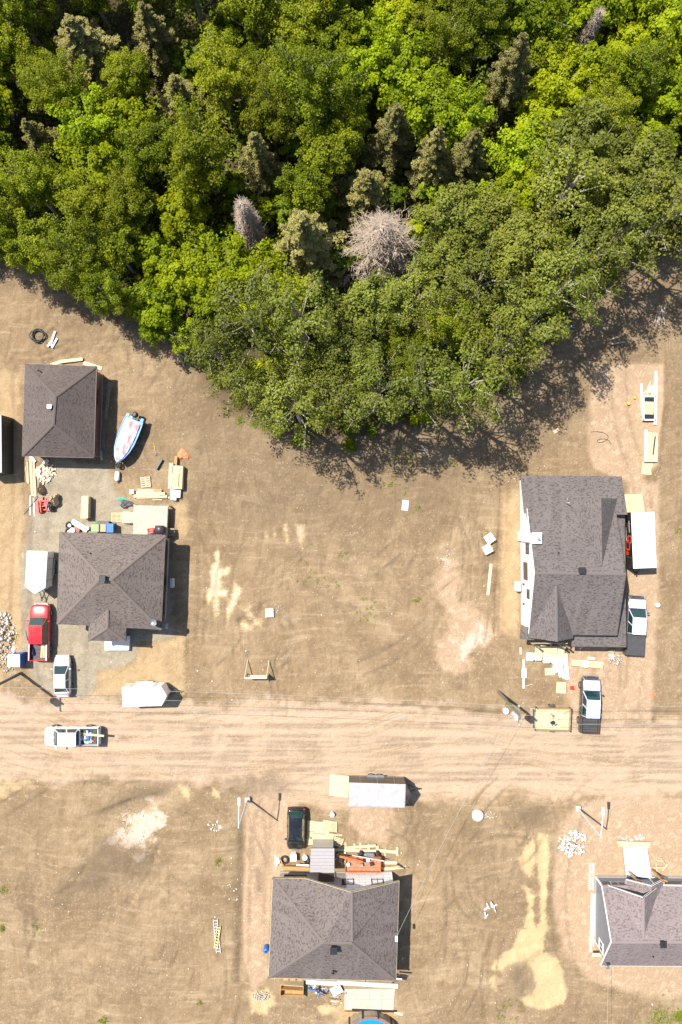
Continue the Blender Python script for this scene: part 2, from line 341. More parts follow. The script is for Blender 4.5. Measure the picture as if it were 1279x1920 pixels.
def field(x, y):
    """colour masks and height of the ground at world points"""
    e1 = fbm(x, y, .35, 5, 5); e2 = fbm(x, y, 1.1, 9, 4)
    en = e1 * .6 + e2 * .8
    def mask(lst):
        o = np.zeros(x.shape)
        for it in lst:
            poly, amp, soft = it[-3:]
            o = np.maximum(o, sst(sdf(poly, x, y) + en * amp, -soft - .3, soft + .3))
        return o
    road = sst(sdf(ROAD, x, y) + en * 2.6, -1.3, 1.2)
    pink = np.maximum(road, mask(PINK)); grey = mask(GREY); sand = np.maximum(mask([(p, a_ * 1.5, s_ + .2) for p, a_, s_ in SANDP[:10]]), .95 * mask([(p, a_ * 2.0, s_ + .25) for p, a_, s_ in SANDP[10:]])); tan = mask(TAN); white = mask(WHITEP); wet = mask(WET)
    white = np.maximum(white, .8 * mask([(p, a_ * 1.6, s_) for p, a_, s_ in SANDP[10:20]]))
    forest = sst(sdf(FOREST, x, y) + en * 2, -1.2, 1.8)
    grey = grey * (1 - .4 * sst(fbm(x, y, .5, 77, 4), .0, .3))
    z = fbm(x, y, .45, 21, 5, .55) * .26 + fbm(x, y, 1.6, 31, 3) * .12
    flat = np.clip(pink * .75 + grey * .92, 0, .92)
    z = z * (1 - flat) + fbm(x * .25, y, .8, 41, 4) * .10 * road + fbm(x, y, 1.4, 61, 3) * .03
    for pts, hw, hh in LINES:
        p = pw(pts); d = np.full(x.shape, 1e9)
        for i in range(len(p) - 1):
            a = p[i]; e = p[i + 1] - a
            t = np.clip(((x - a[0]) * e[0] + (y - a[1]) * e[1]) / (e @ e), 0, 1)
            d = np.minimum(d, (x - a[0] - t * e[0]) ** 2 + (y - a[1] - t * e[1]) ** 2)
        z = z + hh * np.exp(-d / (hw * hw)) * (.6 + 1.2 * vnoise(x, y, .6, 3))
    brk = sst(fbm(x, y, .5, 71, 3), -.12, .12)
    for p, hw, dep, dark in TRK:
        bx = (x > p[:, 0].min() - 1) & (x < p[:, 0].max() + 1) & (y > p[:, 1].min() - 1) & (y < p[:, 1].max() + 1)
        if not bx.any(): continue
        xx, yy = x[bx], y[bx]; d = np.full(xx.shape, 1e9)
        for i in range(len(p) - 1):
            a = p[i]; e = p[i + 1] - a
            t = np.clip(((xx - a[0]) * e[0] + (yy - a[1]) * e[1]) / (e @ e + 1e-9), 0, 1)
            d = np.minimum(d, (xx - a[0] - t * e[0]) ** 2 + (yy - a[1] - t * e[1]) ** 2)
        g_ = np.exp(-d / (hw * hw)) * (.35 + .65 * brk[bx])
        z[bx] -= g_ * dep; wet[bx] = np.maximum(wet[bx], g_ * dark)
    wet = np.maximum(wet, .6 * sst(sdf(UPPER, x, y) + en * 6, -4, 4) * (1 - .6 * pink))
    z = z - sand * .03 * (1 - pink)
    fade = np.clip((70 - np.maximum(np.abs(x) * 1.3, np.abs(y))) / 10, 0, 1)
    return dict(pink=pink, grey=grey, sand=sand, tan=tan, white=white, wet=wet, forest=forest, road=road, z=z * fade)
st = .18
gx = np.concatenate([[-900, -300, -120, -60], np.arange(-42, 42, st), [60, 120, 300, 900]])
gy = np.concatenate([[-900, -300, -120, -75], np.arange(-59, 59, st), [75, 120, 300, 900]])
X, Y = np.meshgrid(gx, gy); F = field(X, Y)
nx, ny = len(gx), len(gy)
idx = np.arange(nx * ny).reshape(ny, nx)
quads = np.stack([idx[:-1, :-1], idx[:-1, 1:], idx[1:, 1:], idx[1:, :-1]], -1).reshape(-1, 4)
cxm = (X[:-1, :-1] + X[1:, 1:]) / 2; cym = (Y[:-1, :-1] + Y[1:, 1:]) / 2
own = np.zeros(cxm.shape, int)
surf = ['ground']
inner = (np.abs(cxm) < 42) & (np.abs(cym) < 59)
for nm, poly in [(p[0], p[1]) for p in PINK] + [(p[0], p[1]) for p in GREY] + [('road', ROAD)]:
    surf.append(nm); own[(sdf(poly, cxm, cym) > 0) & inner & (own == 0)] = len(surf) - 1
own = own.reshape(-1)
def gz(x, y):
    i = int((x + 42) / st) + 4; j = int((y + 59) / st) + 4
    i = min(max(i, 0), nx - 1); j = min(max(j, 0), ny - 1)
    return float(F['z'][j, i])

def ground_mat():
    m, N, L, b = newmat('dirt_and_gravel')
    tc = N.new('ShaderNodeTexCoord'); ob_ = tc.outputs['Object']
    a1 = N.new('ShaderNodeAttribute'); a1.attribute_name = 'ma'; s1 = N.new('ShaderNodeSeparateColor'); L.new(a1.outputs['Color'], s1.inputs[0])
    a2 = N.new('ShaderNodeAttribute'); a2.attribute_name = 'mb'; s2 = N.new('ShaderNodeSeparateColor'); L.new(a2.outputs['Color'], s2.inputs[0])
    big = noise(N, L, ob_, .11, 6, .62); mid = noise(N, L, ob_, .6, 9, .7); fin = noise(N, L, ob_, 3.2, 9, .75); grit = noise(N, L, ob_, 13, 5, .75); clod = noise(N, L, ob_, 1.7, 9, .72)
    clod.inputs['Distortion'].default_value = .8; mid.inputs['Distortion'].default_value = .5
    low = noise(N, L, ob_, .045, 2, .5); bd = N.new('ShaderNodeVectorMath'); bd.operation = 'SCALE'; L.new(low.outputs['Color'], bd.inputs[0]); bd.inputs['Scale'].default_value = 9.0
    ba = N.new('ShaderNodeVectorMath'); ba.operation = 'ADD'; L.new(ob_, ba.inputs[0]); L.new(bd.outputs[0], ba.inputs[1]); bent = ba.outputs[0]
    def streak(sx, sy, rot, sc_):
        mp = N.new('ShaderNodeMapping'); mp.inputs['Scale'].default_value = (sx, sy, 1); mp.inputs['Rotation'].default_value = (0, 0, rot); L.new(bent, mp.inputs[0])
        n_ = noise(N, L, mp.outputs[0], sc_, 8, .7); n_.inputs['Distortion'].default_value = .25; return n_.outputs[0]
    strk = streak(.09, 2.0, .015, .95); st2 = streak(2.4, .16, .12, .9); st3 = streak(.3, 2.2, .9, .8)
    low2 = noise(N, L, ob_, .16, 5, .6)
    wob = mth(N, L, 'ADD', mth(N, L, 'MULTIPLY', mth(N, L, 'SUBTRACT', fin.outputs[0], .5), 1.1), mth(N, L, 'MULTIPLY', mth(N, L, 'SUBTRACT', clod.outputs[0], .5), 1.0))
    def edge(src, lo=.36, hi=.64, k=1.0):
        inner_ = mth(N, L, 'ADD', src, mth(N, L, 'MULTIPLY', wob, k))
        gate = ramp(N, L, src, .02, .2)
        return mth(N, L, 'MULTIPLY', ramp(N, L, inner_, lo, hi), gate)
    rough_ = mth(N, L, 'ADD', mth(N, L, 'MULTIPLY', ramp(N, L, low2.outputs[0], .40, .62), .8), .2)
    soil = mix(N, L, ramp(N, L, big.outputs[0], .33, .68), (0.255, 0.178, 0.099), (0.363, 0.267, 0.160))
    soil = mix(N, L, mth(N, L, 'MULTIPLY', ramp(N, L, mid.outputs[0], .45, .62), .8), soil, (0.212, 0.146, 0.081))
    soil = mix(N, L, mth(N, L, 'MULTIPLY', ramp(N, L, st2, .50, .68), .7), soil, (0.184, 0.126, 0.070))
    soil = mix(N, L, mth(N, L, 'MULTIPLY', ramp(N, L, st3, .51, .68), .65), soil, (0.433, 0.327, 0.206))
    soil = mix(N, L, mth(N, L, 'MULTIPLY', mth(N, L, 'MULTIPLY', ramp(N, L, clod.outputs[0], .53, .70), .7), rough_), soil, (0.456, 0.342, 0.223))
    soil = mix(N, L, mth(N, L, 'MULTIPLY', mth(N, L, 'MULTIPLY', ramp(N, L, fin.outputs[0], .55, .75), .6), rough_), soil, (0.486, 0.367, 0.243))
    soil = mix(N, L, mth(N, L, 'MULTIPLY', mth(N, L, 'MULTIPLY', ramp(N, L, fin.outputs[0], .44, .28), .6), rough_), soil, (0.162, 0.108, 0.062))
    pink = mix(N, L, ramp(N, L, mid.outputs[0], .38, .66), (0.469, 0.337, 0.223), (0.385, 0.265, 0.170))
    pink = mix(N, L, mth(N, L, 'MULTIPLY', ramp(N, L, fin.outputs[0], .52, .75), .7), pink, (0.545, 0.415, 0.298))
    pink = mix(N, L, mth(N, L, 'MULTIPLY', ramp(N, L, clod.outputs[0], .46, .30), .6), pink, (0.316, 0.216, 0.130))
    pinkr = mix(N, L, mth(N, L, 'MULTIPLY', ramp(N, L, strk, .50, .66), .55), mix(N, L, ramp(N, L, low2.outputs[0], .36, .64), pink, (0.356, 0.262, 0.169)), (0.273, 0.180, 0.105))
    pinkr = mix(N, L, mth(N, L, 'MULTIPLY', ramp(N, L, strk, .46, .34), .55), pinkr, (0.486, 0.359, 0.255))
    pink = mix(N, L, a2.outputs['Alpha'], pink, pinkr)
    grey = mix(N, L, ramp(N, L, mid.outputs[0], .40, .64), (0.259, 0.217, 0.155), (0.348, 0.295, 0.213))
    grey = mix(N, L, mth(N, L, 'MULTIPLY', ramp(N, L, fin.outputs[0], .45, .72), .6), grey, (0.188, 0.157, 0.110))
    grey = mix(N, L, mth(N, L, 'MULTIPLY', ramp(N, L, clod.outputs[0], .52, .68), .55), grey, (0.414, 0.332, 0.222))
    tan = mix(N, L, ramp(N, L, mid.outputs[0], .38, .66), (0.397, 0.282, 0.156), (0.312, 0.214, 0.114))
    tan = mix(N, L, mth(N, L, 'MULTIPLY', ramp(N, L, fin.outputs[0], .5, .72), .5), tan, (0.245, 0.168, 0.098))
    tan = mix(N, L, mth(N, L, 'MULTIPLY', ramp(N, L, clod.outputs[0], .54, .68), .5), tan, (0.465, 0.352, 0.229))
    sand = mix(N, L, ramp(N, L, mid.outputs[0], .38, .66), (0.511, 0.379, 0.208), (0.428, 0.310, 0.161))
    sand = mix(N, L, mth(N, L, 'MULTIPLY', ramp(N, L, clod.outputs[0], .52, .68), .35), sand, (0.329, 0.236, 0.127))
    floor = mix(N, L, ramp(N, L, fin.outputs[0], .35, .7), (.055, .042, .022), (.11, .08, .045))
    c = mix(N, L, edge(s2.outputs[1], .2, .85), soil, tan)
    c = mix(N, L, edge(s1.outputs[1], .26, .74), c, grey)
    c = mix(N, L, edge(s1.outputs[0], .14, .66), c, pink)
    c = mix(N, L, mth(N, L, 'MULTIPLY', edge(s1.outputs[2], .30, .68, .8), 1.0), c, sand)
    c = mix(N, L, mth(N, L, 'MULTIPLY', edge(a1.outputs['Alpha'], .5, .8, 1.9), .55), c, (.58, .51, .43))
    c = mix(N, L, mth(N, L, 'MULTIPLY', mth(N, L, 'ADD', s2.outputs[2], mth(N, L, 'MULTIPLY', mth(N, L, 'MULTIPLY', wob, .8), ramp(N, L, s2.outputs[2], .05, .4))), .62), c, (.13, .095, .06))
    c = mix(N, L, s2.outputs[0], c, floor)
    g2 = ramp(N, L, grit.outputs[0], .30, .70, (.86, .855, .85, 1), (1.13, 1.13, 1.13, 1))
    c = mix(N, L, 1.0, c, g2, 'MULTIPLY')
    L.new(c, b.inputs['Base Color']); b.inputs['Roughness'].default_value = .95; b.inputs['Specular IOR Level'].default_value = .1
    hsum = mth(N, L, 'ADD', mth(N, L, 'MULTIPLY', clod.outputs[0], 1.5), mth(N, L, 'ADD', mth(N, L, 'MULTIPLY', fin.outputs[0], .9), mth(N, L, 'MULTIPLY', grit.outputs[0], .3)))
    bp = N.new('ShaderNodeBump'); bp.inputs['Strength'].default_value = .8; bp.inputs['Distance'].default_value = .12
    L.new(hsum, bp.inputs['Height']); L.new(bp.outputs[0], b.inputs['Normal'])
    return m
m_ground = ground_mat()
VX = np.stack([X, Y, F['z']], -1).reshape(-1, 3)
MA = np.stack([F['pink'], F['grey'], F['sand'], F['white']], -1).reshape(-1, 4)
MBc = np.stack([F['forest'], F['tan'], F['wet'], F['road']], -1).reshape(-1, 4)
for k, nm in enumerate(surf):
    q = quads[own == k]
    if len(q) == 0: continue
    u, inv = np.unique(q, return_inverse=True); inv = inv.reshape(-1)
    me = bpy.data.meshes.new(nm); me.vertices.add(len(u)); me.vertices.foreach_set('co', VX[u].astype(np.float32).ravel())
    me.loops.add(len(inv)); me.loops.foreach_set('vertex_index', inv.astype(np.int32))
    me.polygons.add(len(q)); me.polygons.foreach_set('loop_start', np.arange(0, len(inv), 4, dtype=np.int32)); me.polygons.foreach_set('loop_total', np.full(len(q), 4, np.int32))
    me.update(calc_edges=True); me.polygons.foreach_set('use_smooth', np.ones(len(q), bool))
    for an, arr in (('ma', MA), ('mb', MBc)):
        at = me.attributes.new(an, 'FLOAT_COLOR', 'POINT'); at.data.foreach_set('color', arr[u].astype(np.float32).ravel())
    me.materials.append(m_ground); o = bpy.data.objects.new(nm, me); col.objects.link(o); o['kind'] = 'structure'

def soup(name, V, Q, m, parent=None, tint=None, smooth=False):
    """mesh from numpy quads/tris; tint = one value per face"""
    n = Q.shape[1]; me = bpy.data.meshes.new(name)
    me.vertices.add(len(V)); me.vertices.foreach_set('co', V.astype(np.float32).ravel())
    me.loops.add(Q.size); me.loops.foreach_set('vertex_index', Q.astype(np.int32).ravel())
    me.polygons.add(len(Q)); me.polygons.foreach_set('loop_start', np.arange(0, Q.size, n, dtype=np.int32)); me.polygons.foreach_set('loop_total', np.full(len(Q), n, np.int32))
    me.update(calc_edges=True)
    if tint is not None:
        at = me.attributes.new('tint', 'FLOAT', 'FACE'); at.data.foreach_set('value', tint.astype(np.float32))
    if smooth: me.polygons.foreach_set('use_smooth', np.ones(len(Q), bool))
    me.materials.append(m); o = bpy.data.objects.new(name, me); col.objects.link(o)
    if parent is not None: o.parent = parent
    return o
# small stones lying all over the open dirt (nobody could count them)
OCT = np.array([[1, 0, 0], [-1, 0, 0], [0, 1, 0], [0, -1, 0], [0, 0, 1], [0, 0, -.6]], float)
OCF = np.array([[0, 2, 4], [2, 1, 4], [1, 3, 4], [3, 0, 4], [2, 0, 5], [1, 2, 5], [3, 1, 5], [0, 3, 5]])
def rocks(pts, size, seed):
    r = np.random.RandomState(seed); V = []; Q = []
    for i, (x, y, z) in enumerate(pts):
        s = size[i]; a = r.rand() * 6.28; c, sn = math.cos(a), math.sin(a)
        v = OCT * (np.array([1, .75, .6]) * s) * (1 + .5 * (r.rand(6, 1) - .5))
        v = v @ np.array([[c, sn, 0], [-sn, c, 0], [0, 0, 1]]) + np.array([x, y, z])
        V.append(v); Q.append(OCF + 6 * i)
    return np.concatenate(V), np.concatenate(Q)
n = 13000
xs = NR.rand(n) * 84 - 42; ys = NR.rand(n) * 72 - 60 + 4
f = field(xs, ys)
dens = .10 + .75 * sst(fbm(xs, ys, .25, 88, 4), .02, .22) + .25 * sst(fbm(xs, ys, .9, 98, 3), .05, .3)
keep = (NR.rand(n) < dens) & (f['forest'] < .4) & (NR.rand(n) > f['road'] * .75) & (NR.rand(n) > f['grey'] * .6)
xs, ys, zs = xs[keep], ys[keep], f['z'][keep]
sz = .026 + .04 * NR.rand(len(xs)) ** 2 + .09 * NR.rand(len(xs)) ** 16
V, Q = rocks(np.stack([xs, ys, zs + .005], -1), sz, 3)
tag(soup('pebbles', V, Q, m_stone), 'pale pebbles and stone chips scattered over the bare dirt', 'pebbles', kind='stuff')
# ------------------------------------------------------------------ trees
def leafmat(name, dark, light, hot, trans=.35, rough=.55):
    m, N, L, b = newmat(name)
    at = N.new('ShaderNodeAttribute'); at.attribute_name = 'tint'
    oi = N.new('ShaderNodeObjectInfo')
    c = mix(N, L, at.outputs['Fac'], dark, light)
    c = mix(N, L, mth(N, L, 'MULTIPLY', mth(N, L, 'POWER', oi.outputs['Random'], 1.6), .6), c, hot)
    hs = N.new('ShaderNodeHueSaturation'); L.new(c, hs.inputs['Color'])
    L.new(mth(N, L, 'ADD', mth(N, L, 'MULTIPLY', mth(N, L, 'FRACT', mth(N, L, 'MULTIPLY', oi.outputs['Random'], 7.31)), .5), .78), hs.inputs['Value'])
    L.new(hs.outputs[0], b.inputs['Base Color']); b.inputs['Roughness'].default_value = rough; b.inputs['Specular IOR Level'].default_value = .16
    tr = N.new('ShaderNodeBsdfTranslucent'); L.new(hs.outputs[0], tr.inputs[0])
    mx = N.new('ShaderNodeMixShader'); mx.inputs[0].default_value = trans
    L.new(b.outputs[0], mx.inputs[1]); L.new(tr.outputs[0], mx.inputs[2]); L.new(mx.outputs[0], N['Material Output'].inputs[0])
    return m
ml_poplar = leafmat('poplar_leaves', (.085, .108, .012), (.215, .240, .038), (.27, .27, .035), .34, .55)
ml_birch = leafmat('birch_leaves', (.095, .132, .005), (.24, .278, .012), (.30, .305, .014), .42)
ml_maple = leafmat('maple_leaves', (.115, .170, .004), (.30, .375, .008), (.42, .43, .006), .46)
ml_under = leafmat('undergrowth_leaves', (.075, .115, .008), (.19, .26, .012), (.25, .3, .012), .4)
ml_spruce = leafmat('spruce_needles', (.125, .120, .036), (.32, .285, .090), (.30, .26, .09), .22, .85)
m_bark = M('pale_bark', (.36, .32, .26), .85, var=.25, scale=4)
m_dead = M('dead_grey_wood', (.40, .315, .24), .9, var=.2, scale=3)
def unit(a): return a / (np.linalg.norm(a, axis=-1, keepdims=True) + 1e-9)
def leaves(c, nrm, size, r, jitter=.6, asp=.7):
    """leaf-sized diamonds at points c facing about nrm"""
    n = len(c); nn = unit(nrm + jitter * r.randn(n, 3))
    t = unit(np.cross(nn, r.randn(n, 3))); bt = np.cross(nn, t)
    s = size * (.65 + .7 * r.rand(n, 1))
    V = np.stack([c - t * s, c - bt * s * asp + nn * s * .12, c + t * s, c + bt * s * asp + nn * s * .12], 1).reshape(-1, 3)
    return V, np.arange(4 * n).reshape(n, 4)
def broadleaf(seed, rad, hgt, nb, cl, per, size, flat=.75, jit=.6, mleaf=None, upb=.3, inner=.42, tw=1.0):
    """crown grown from nb limbs that fork into leafy sprays; returns trunk mesh, crown mesh; base of trunk at the origin"""
    r = np.random.RandomState(seed); q = random.Random(seed)
    cz = hgt - rad * flat * 1.0; ctr = np.array([0, 0, cz - rad * .15])
    pts = []; nm = []; ti = []; b = MB(); tr = .02 * hgt
    top = Vector((q.uniform(-.2, .2), q.uniform(-.2, .2), cz))
    b.tube([(0, 0, -.3), (q.uniform(-.1, .1), q.uniform(-.1, .1), hgt * .3), top, top + Vector((0, 0, rad * flat * .7))], [tr * 1.25, tr, tr * .6, tr * .15], 7)
    ph = r.rand() * 6.28; lob = [r.rand() * 6.28 for _ in range(3)]
    for i in range(nb):
        u = (i + .5) / nb; th = ph + i * 2.39996 + (r.rand() - .5) * .7
        zz = 1 - 1.5 * u; rr = math.sqrt(max(0, 1 - zz * zz))
        k = (.70 + .42 * r.rand()) * (1 + .16 * math.sin(2 * th + lob[0]) + .12 * math.sin(3 * th + lob[1]))
        d = np.array([rr * math.cos(th), rr * math.sin(th), flat * zz]) * rad * k
        tip = ctr + d + np.array([0, 0, rad * .15]); L_ = np.linalg.norm(d)
        s0 = np.array([0, 0, max(hgt * .25, tip[2] - L_ * (.75 + .3 * r.rand()))])
        sd = unit(np.cross(d, np.array([0, 0, 1.0]))[None] + 1e-6)[0]
        base_t = .5 + .26 * r.randn()
        md = (s0 + tip) / 2 + np.array([0, 0, .12 * L_]) + sd * L_ * .1 * r.randn()
        b.tube([s0, md, tip, tip + (tip - md) * .2], [tr * .36 * tw, tr * .25 * tw, tr * .10 * tw, tr * .04], 5)
        nc = max(3, int(cl * (.6 + .5 * L_ / rad)))
        for c_ in range(nc):
            s = inner + (1.04 - inner) * (c_ + r.rand()) / nc
            p = (s0 * (1 - s) + tip * s) * .35 + (ctr * (1 - s) + tip * s) * .65
            p = p + sd * (r.rand() - .5) * .62 * rad * (1.1 - s * .75) + np.array([0, 0, (r.rand() - .35) * .28 * rad])
            rl = rad * (.13 + .12 * r.rand()) * (1.15 - .35 * s); n = max(8, int(per * (.5 + r.rand())))
            dd = unit(r.randn(n, 3)); dd[:, 2] = np.abs(dd[:, 2]) * np.where(r.rand(n) < .75, 1, -1)
            pp = p + dd * rl * np.array([1.15, 1.15, .62]) * (.35 + .75 * r.rand(n, 1) ** .6)
            o = unit((p - ctr)[None])[0]
            pts.append(pp); nm.append(dd * .55 + o * .75 + np.array([0, 0, upb])); ti.append(np.clip(base_t + .16 * r.randn() + .24 * r.randn(n), 0, 1))
            if r.rand() < .5: b.tube([Vector(s0 * (1 - s) + tip * s), Vector(p)], [tr * .10 * tw, tr * .05], 4, False)
    c = np.concatenate(pts); V, Q = leaves(c, np.concatenate(nm), size, r, jit)
    cr = soup('crown', V, Q, mleaf, tint=np.concatenate(ti))
    return b.build('trunk', m_bark, None, smooth=True), cr
def spruce(seed, rad, hgt, mleaf, size=.085, dens=1.0):
    """conifer: whorls of drooping branches, each a narrow frond of needle sprays with gaps between"""
    r = np.random.RandomState(seed); pts = []; nm = []; ti = []
    b = MB(); b.tube([(0, 0, -.3), (0, 0, hgt * .5), (0, 0, hgt)], [.17, .1, .015], 6)
    z = hgt * .06
    while z < hgt * .985:
        t = z / hgt; L_ = rad * min(1, 1.25 * (1 - t) ** .8) * (.8 + .35 * r.rand()) + .10
        nb = max(5, int(6 + 4 * (1 - t)))
        for k in range(nb):
            a = 6.283 * (k + r.rand() * .8) / nb; l = L_ * (.5 + .7 * r.rand())
            n = int((30 + 120 * l) * dens); s = r.rand(n) ** .75
            lat = np.sign(r.randn(n)) * r.rand(n) ** 1.4 * (.34 * l * (1 - s * .8) + .05)
            ca, sa = math.cos(a), math.sin(a); drp = .22 + .3 * r.rand()
            px = s * l; zz = z - drp * px + .12 * px * px / max(l, .3) + (r.rand(n) - .5) * .14 - np.abs(lat) * .35
            pts.append(np.stack([px * ca - lat * sa, px * sa + lat * ca, zz], -1))
            nm.append(np.stack([np.full(n, ca * .5), np.full(n, sa * .5), np.full(n, .8)], -1)); ti.append(np.clip(.1 + .6 * s + .2 * r.randn() + .22 * r.randn(n), 0, 1))
            if k % 2 == 0: b.tube([(0, 0, z), (l * .8 * ca, l * .8 * sa, z - drp * .7 * l)], [.03, .008], 4)
        z += .34 + .22 * (1 - t) * r.rand()
    c = np.concatenate(pts); V, Q = leaves(c, np.concatenate(nm), size, r, .8, .5)
    cr = soup('crown', V, Q, mleaf, tint=np.concatenate(ti))
    return b.build('trunk', m_bark, None), cr
def dead_conifer(seed, rad, hgt, droop, m, nlev=26, fine=5):
    """bare standing conifer: trunk with rings of thin dry branches and twigs"""
    q = random.Random(seed); b = MB(); t_ = MB()
    b.tube([(0, 0, -.3), (0, 0, hgt * .5), (0, 0, hgt)], [.16, .1, .02], 6)
    for i in range(nlev):
        t = (i + .6) / nlev; z = hgt * (.08 + .9 * t); l0 = rad * (1 - t) ** .75 + .15
        for k in range(9):
            a = 6.283 * (k + q.random()) / 9; l = l0 * q.uniform(.6, 1.1); d = Vector((math.cos(a), math.sin(a), 0)); sd = Vector((-d.y, d.x, 0))
            p0 = Vector((0, 0, z)); p1 = p0 + d * l * .5 + Vector((0, 0, -droop * l * .25)); p2 = p0 + d * l + Vector((0, 0, -droop * l * .3 + .08 * l)) + sd * q.uniform(-.2, .2) * l
            t_.tube([p0, p1, p2], [.034, .022, .010], 3, False)
            for w_ in range(int(fine * (l + .6))):
                s = q.uniform(.3, 1); o = p1.lerp(p2, (s - .5) * 2) if s > .5 else p0.lerp(p1, s * 2)
                e = o + d * q.uniform(.1, .45) + sd * q.choice((-1, 1)) * q.uniform(.12, .42) + Vector((0, 0, q.uniform(-.15, .15)))
                t_.tube([o, e], [.017, .009], 3, False)
    return b.build('trunk', m, None), t_.build('branches', m, None)
PROTO = {}
def proto(kind, parts):
    for o in parts: col.objects.unlink(o)
    PROTO.setdefault(kind, []).append(parts)
for s in range(5): proto('poplar', broadleaf(100 + s, 3.0 + .2 * s, 10.0 + s * .8, 24 + s if s < 3 else 17, 6 if s < 3 else 5, 62 if s < 3 else 44, .118, .72, .6, ml_poplar, .35, .40 if s < 3 else .5, .85))
for s in range(5): proto('birch', broadleaf(200 + s, 2.3 + .2 * s, 9.0 + s * .6, 30, 7, 76, .086, 1.05, .85, ml_birch, .25, .35, .8))
for s in range(5): proto('maple', broadleaf(300 + s, 2.2 + .25 * s, 6.2 + s * .6, 34, 6, 46, .135, .85, .55, ml_maple, .35, .40, .7))
for s in range(3): proto('bush', broadleaf(400 + s, 1.3 + .2 * s, 2.9 + s * .6, 18, 5, 24, .16, .8, .45, [ml_maple, ml_under, ml_under][s], .35, .3, .6))
for s in range(3): proto('spruce', spruce(500 + s, 2.3, 12.0, ml_spruce))
proto('dead_spruce', dead_conifer(601, 1.35, 9.0, 1.0, m_dead, 34, 7)); proto('dead_fir', dead_conifer(602, 3.7, 8.0, .35, m_dead, 28, 7))
trees = []
def tree(kind, base, sc_=1.0, label=None, name=None, group=None, k=None, lean=0.0, szz=None):
    p = PROTO[kind][rng.randrange(len(PROTO[kind])) if k is None else k]
    nm = name or {'poplar': 'poplar_tree', 'birch': 'birch_tree', 'maple': 'maple_tree', 'bush': 'leafy_bush', 'spruce': 'spruce_tree', 'dead_spruce': 'dead_spruce_tree', 'dead_fir': 'dead_fir_tree'}[kind]
    e = emp(nm, (base[0], base[1], gz(base[0], base[1])), rng.uniform(0, 6.28))
    e.scale = (sc_, sc_, szz or sc_ * rng.uniform(.92, 1.08))
    for o in p:
        c = o.copy(); col.objects.link(c); c.parent = e
    tag(e, label, {'bush': 'bush'}.get(kind, 'tree'), group)
    trees.append((kind, e)); return e
MARKS = []
def conifer(tip, h, rad, label, mark, kind='spruce'):
    b = P(tip[0], tip[1], h); p = PROTO[kind]
    e = tree(kind, b, 1, label, group='spruces in the forest' if kind == 'spruce' else 'dead trees in the forest')
    hh = {'spruce': 12.0, 'dead_spruce': 9.0, 'dead_fir': 8.0}[kind]; rr = {'spruce': 2.3, 'dead_spruce': 1.35, 'dead_fir': 3.7}[kind]
    e.scale = (rad / rr * 1.2, rad / rr * 1.2, h / hh); MARKS.append((b.x, b.y, mark)); return b, rad
CON = [((985, 62), 13, 2.5, 'tallest olive spruce standing alone among bright maples at upper right', 'tallest olive spruce'),
       ((745, 195), 10.5, 2.2, 'pale sage spruce at upper centre, left of two paired spruces', 'pale sage spruce'),
       ((826, 236), 11, 2.0, 'left spruce of the close pair right of centre', 'paired spruces'),
       ((896, 242), 12, 2.1, 'right spruce of the close pair below the tallest spruce', 'right paired spruce'),
       ((690, 322), 9, 2.4, 'short broad olive spruce touching the big pale dead fir', 'short broad spruce'),
       ((474, 248), 9.5, 1.8, 'dark narrow spruce among olive birches left of centre', 'dark narrow spruce'),
       ((564, 402), 12.5, 3.0, 'big dense grey-green spruce left of the pale dead fir', 'dense grey-green spruce'),
       ((322, 140), 8.5, 2.1, 'tan ragged spruce in the upper left of the forest', 'tan ragged spruce'),
       ((42, 224), 8, 1.7, 'dark spruce close to the left edge of the photo', 'left edge spruce'),
       ((125, 30), 9.5, 3.2, 'wide tan spruce at the top left corner', 'top left spruce'), ((262, 4), 9, 2.4, 'spruce cut off by the top edge, second from the left corner', 'top edge spruce')]
taken = []
for t, h, rad, lb, mk in CON: taken.append(conifer(t, h, rad, lb, mk))
taken.append(conifer((452, 378), 9, 1.35, 'slim pale grey dead spruce leaning out of green birches', 'slim dead spruce', 'dead_spruce'))
taken.append(conifer((716, 418), 9.0, 4.5, 'big pale dead fir with bare radiating branches', 'big dead fir', 'dead_fir'))
taken.append(conifer((1130, 12), 9, 1.0, 'small grey dead spruce near the top edge among bright maples', 'small dead spruce', 'dead_spruce'))
for x, y, mk in ((-29, 12, 'hip-roofed garage'), (-12, 9.5, 'bare corner above the boat'), (24, 3, 'white-walled house'), (35, 22, 'right edge clearing'), (0, 8.5, 'bare middle lot')): MARKS.append((x, y, mk))
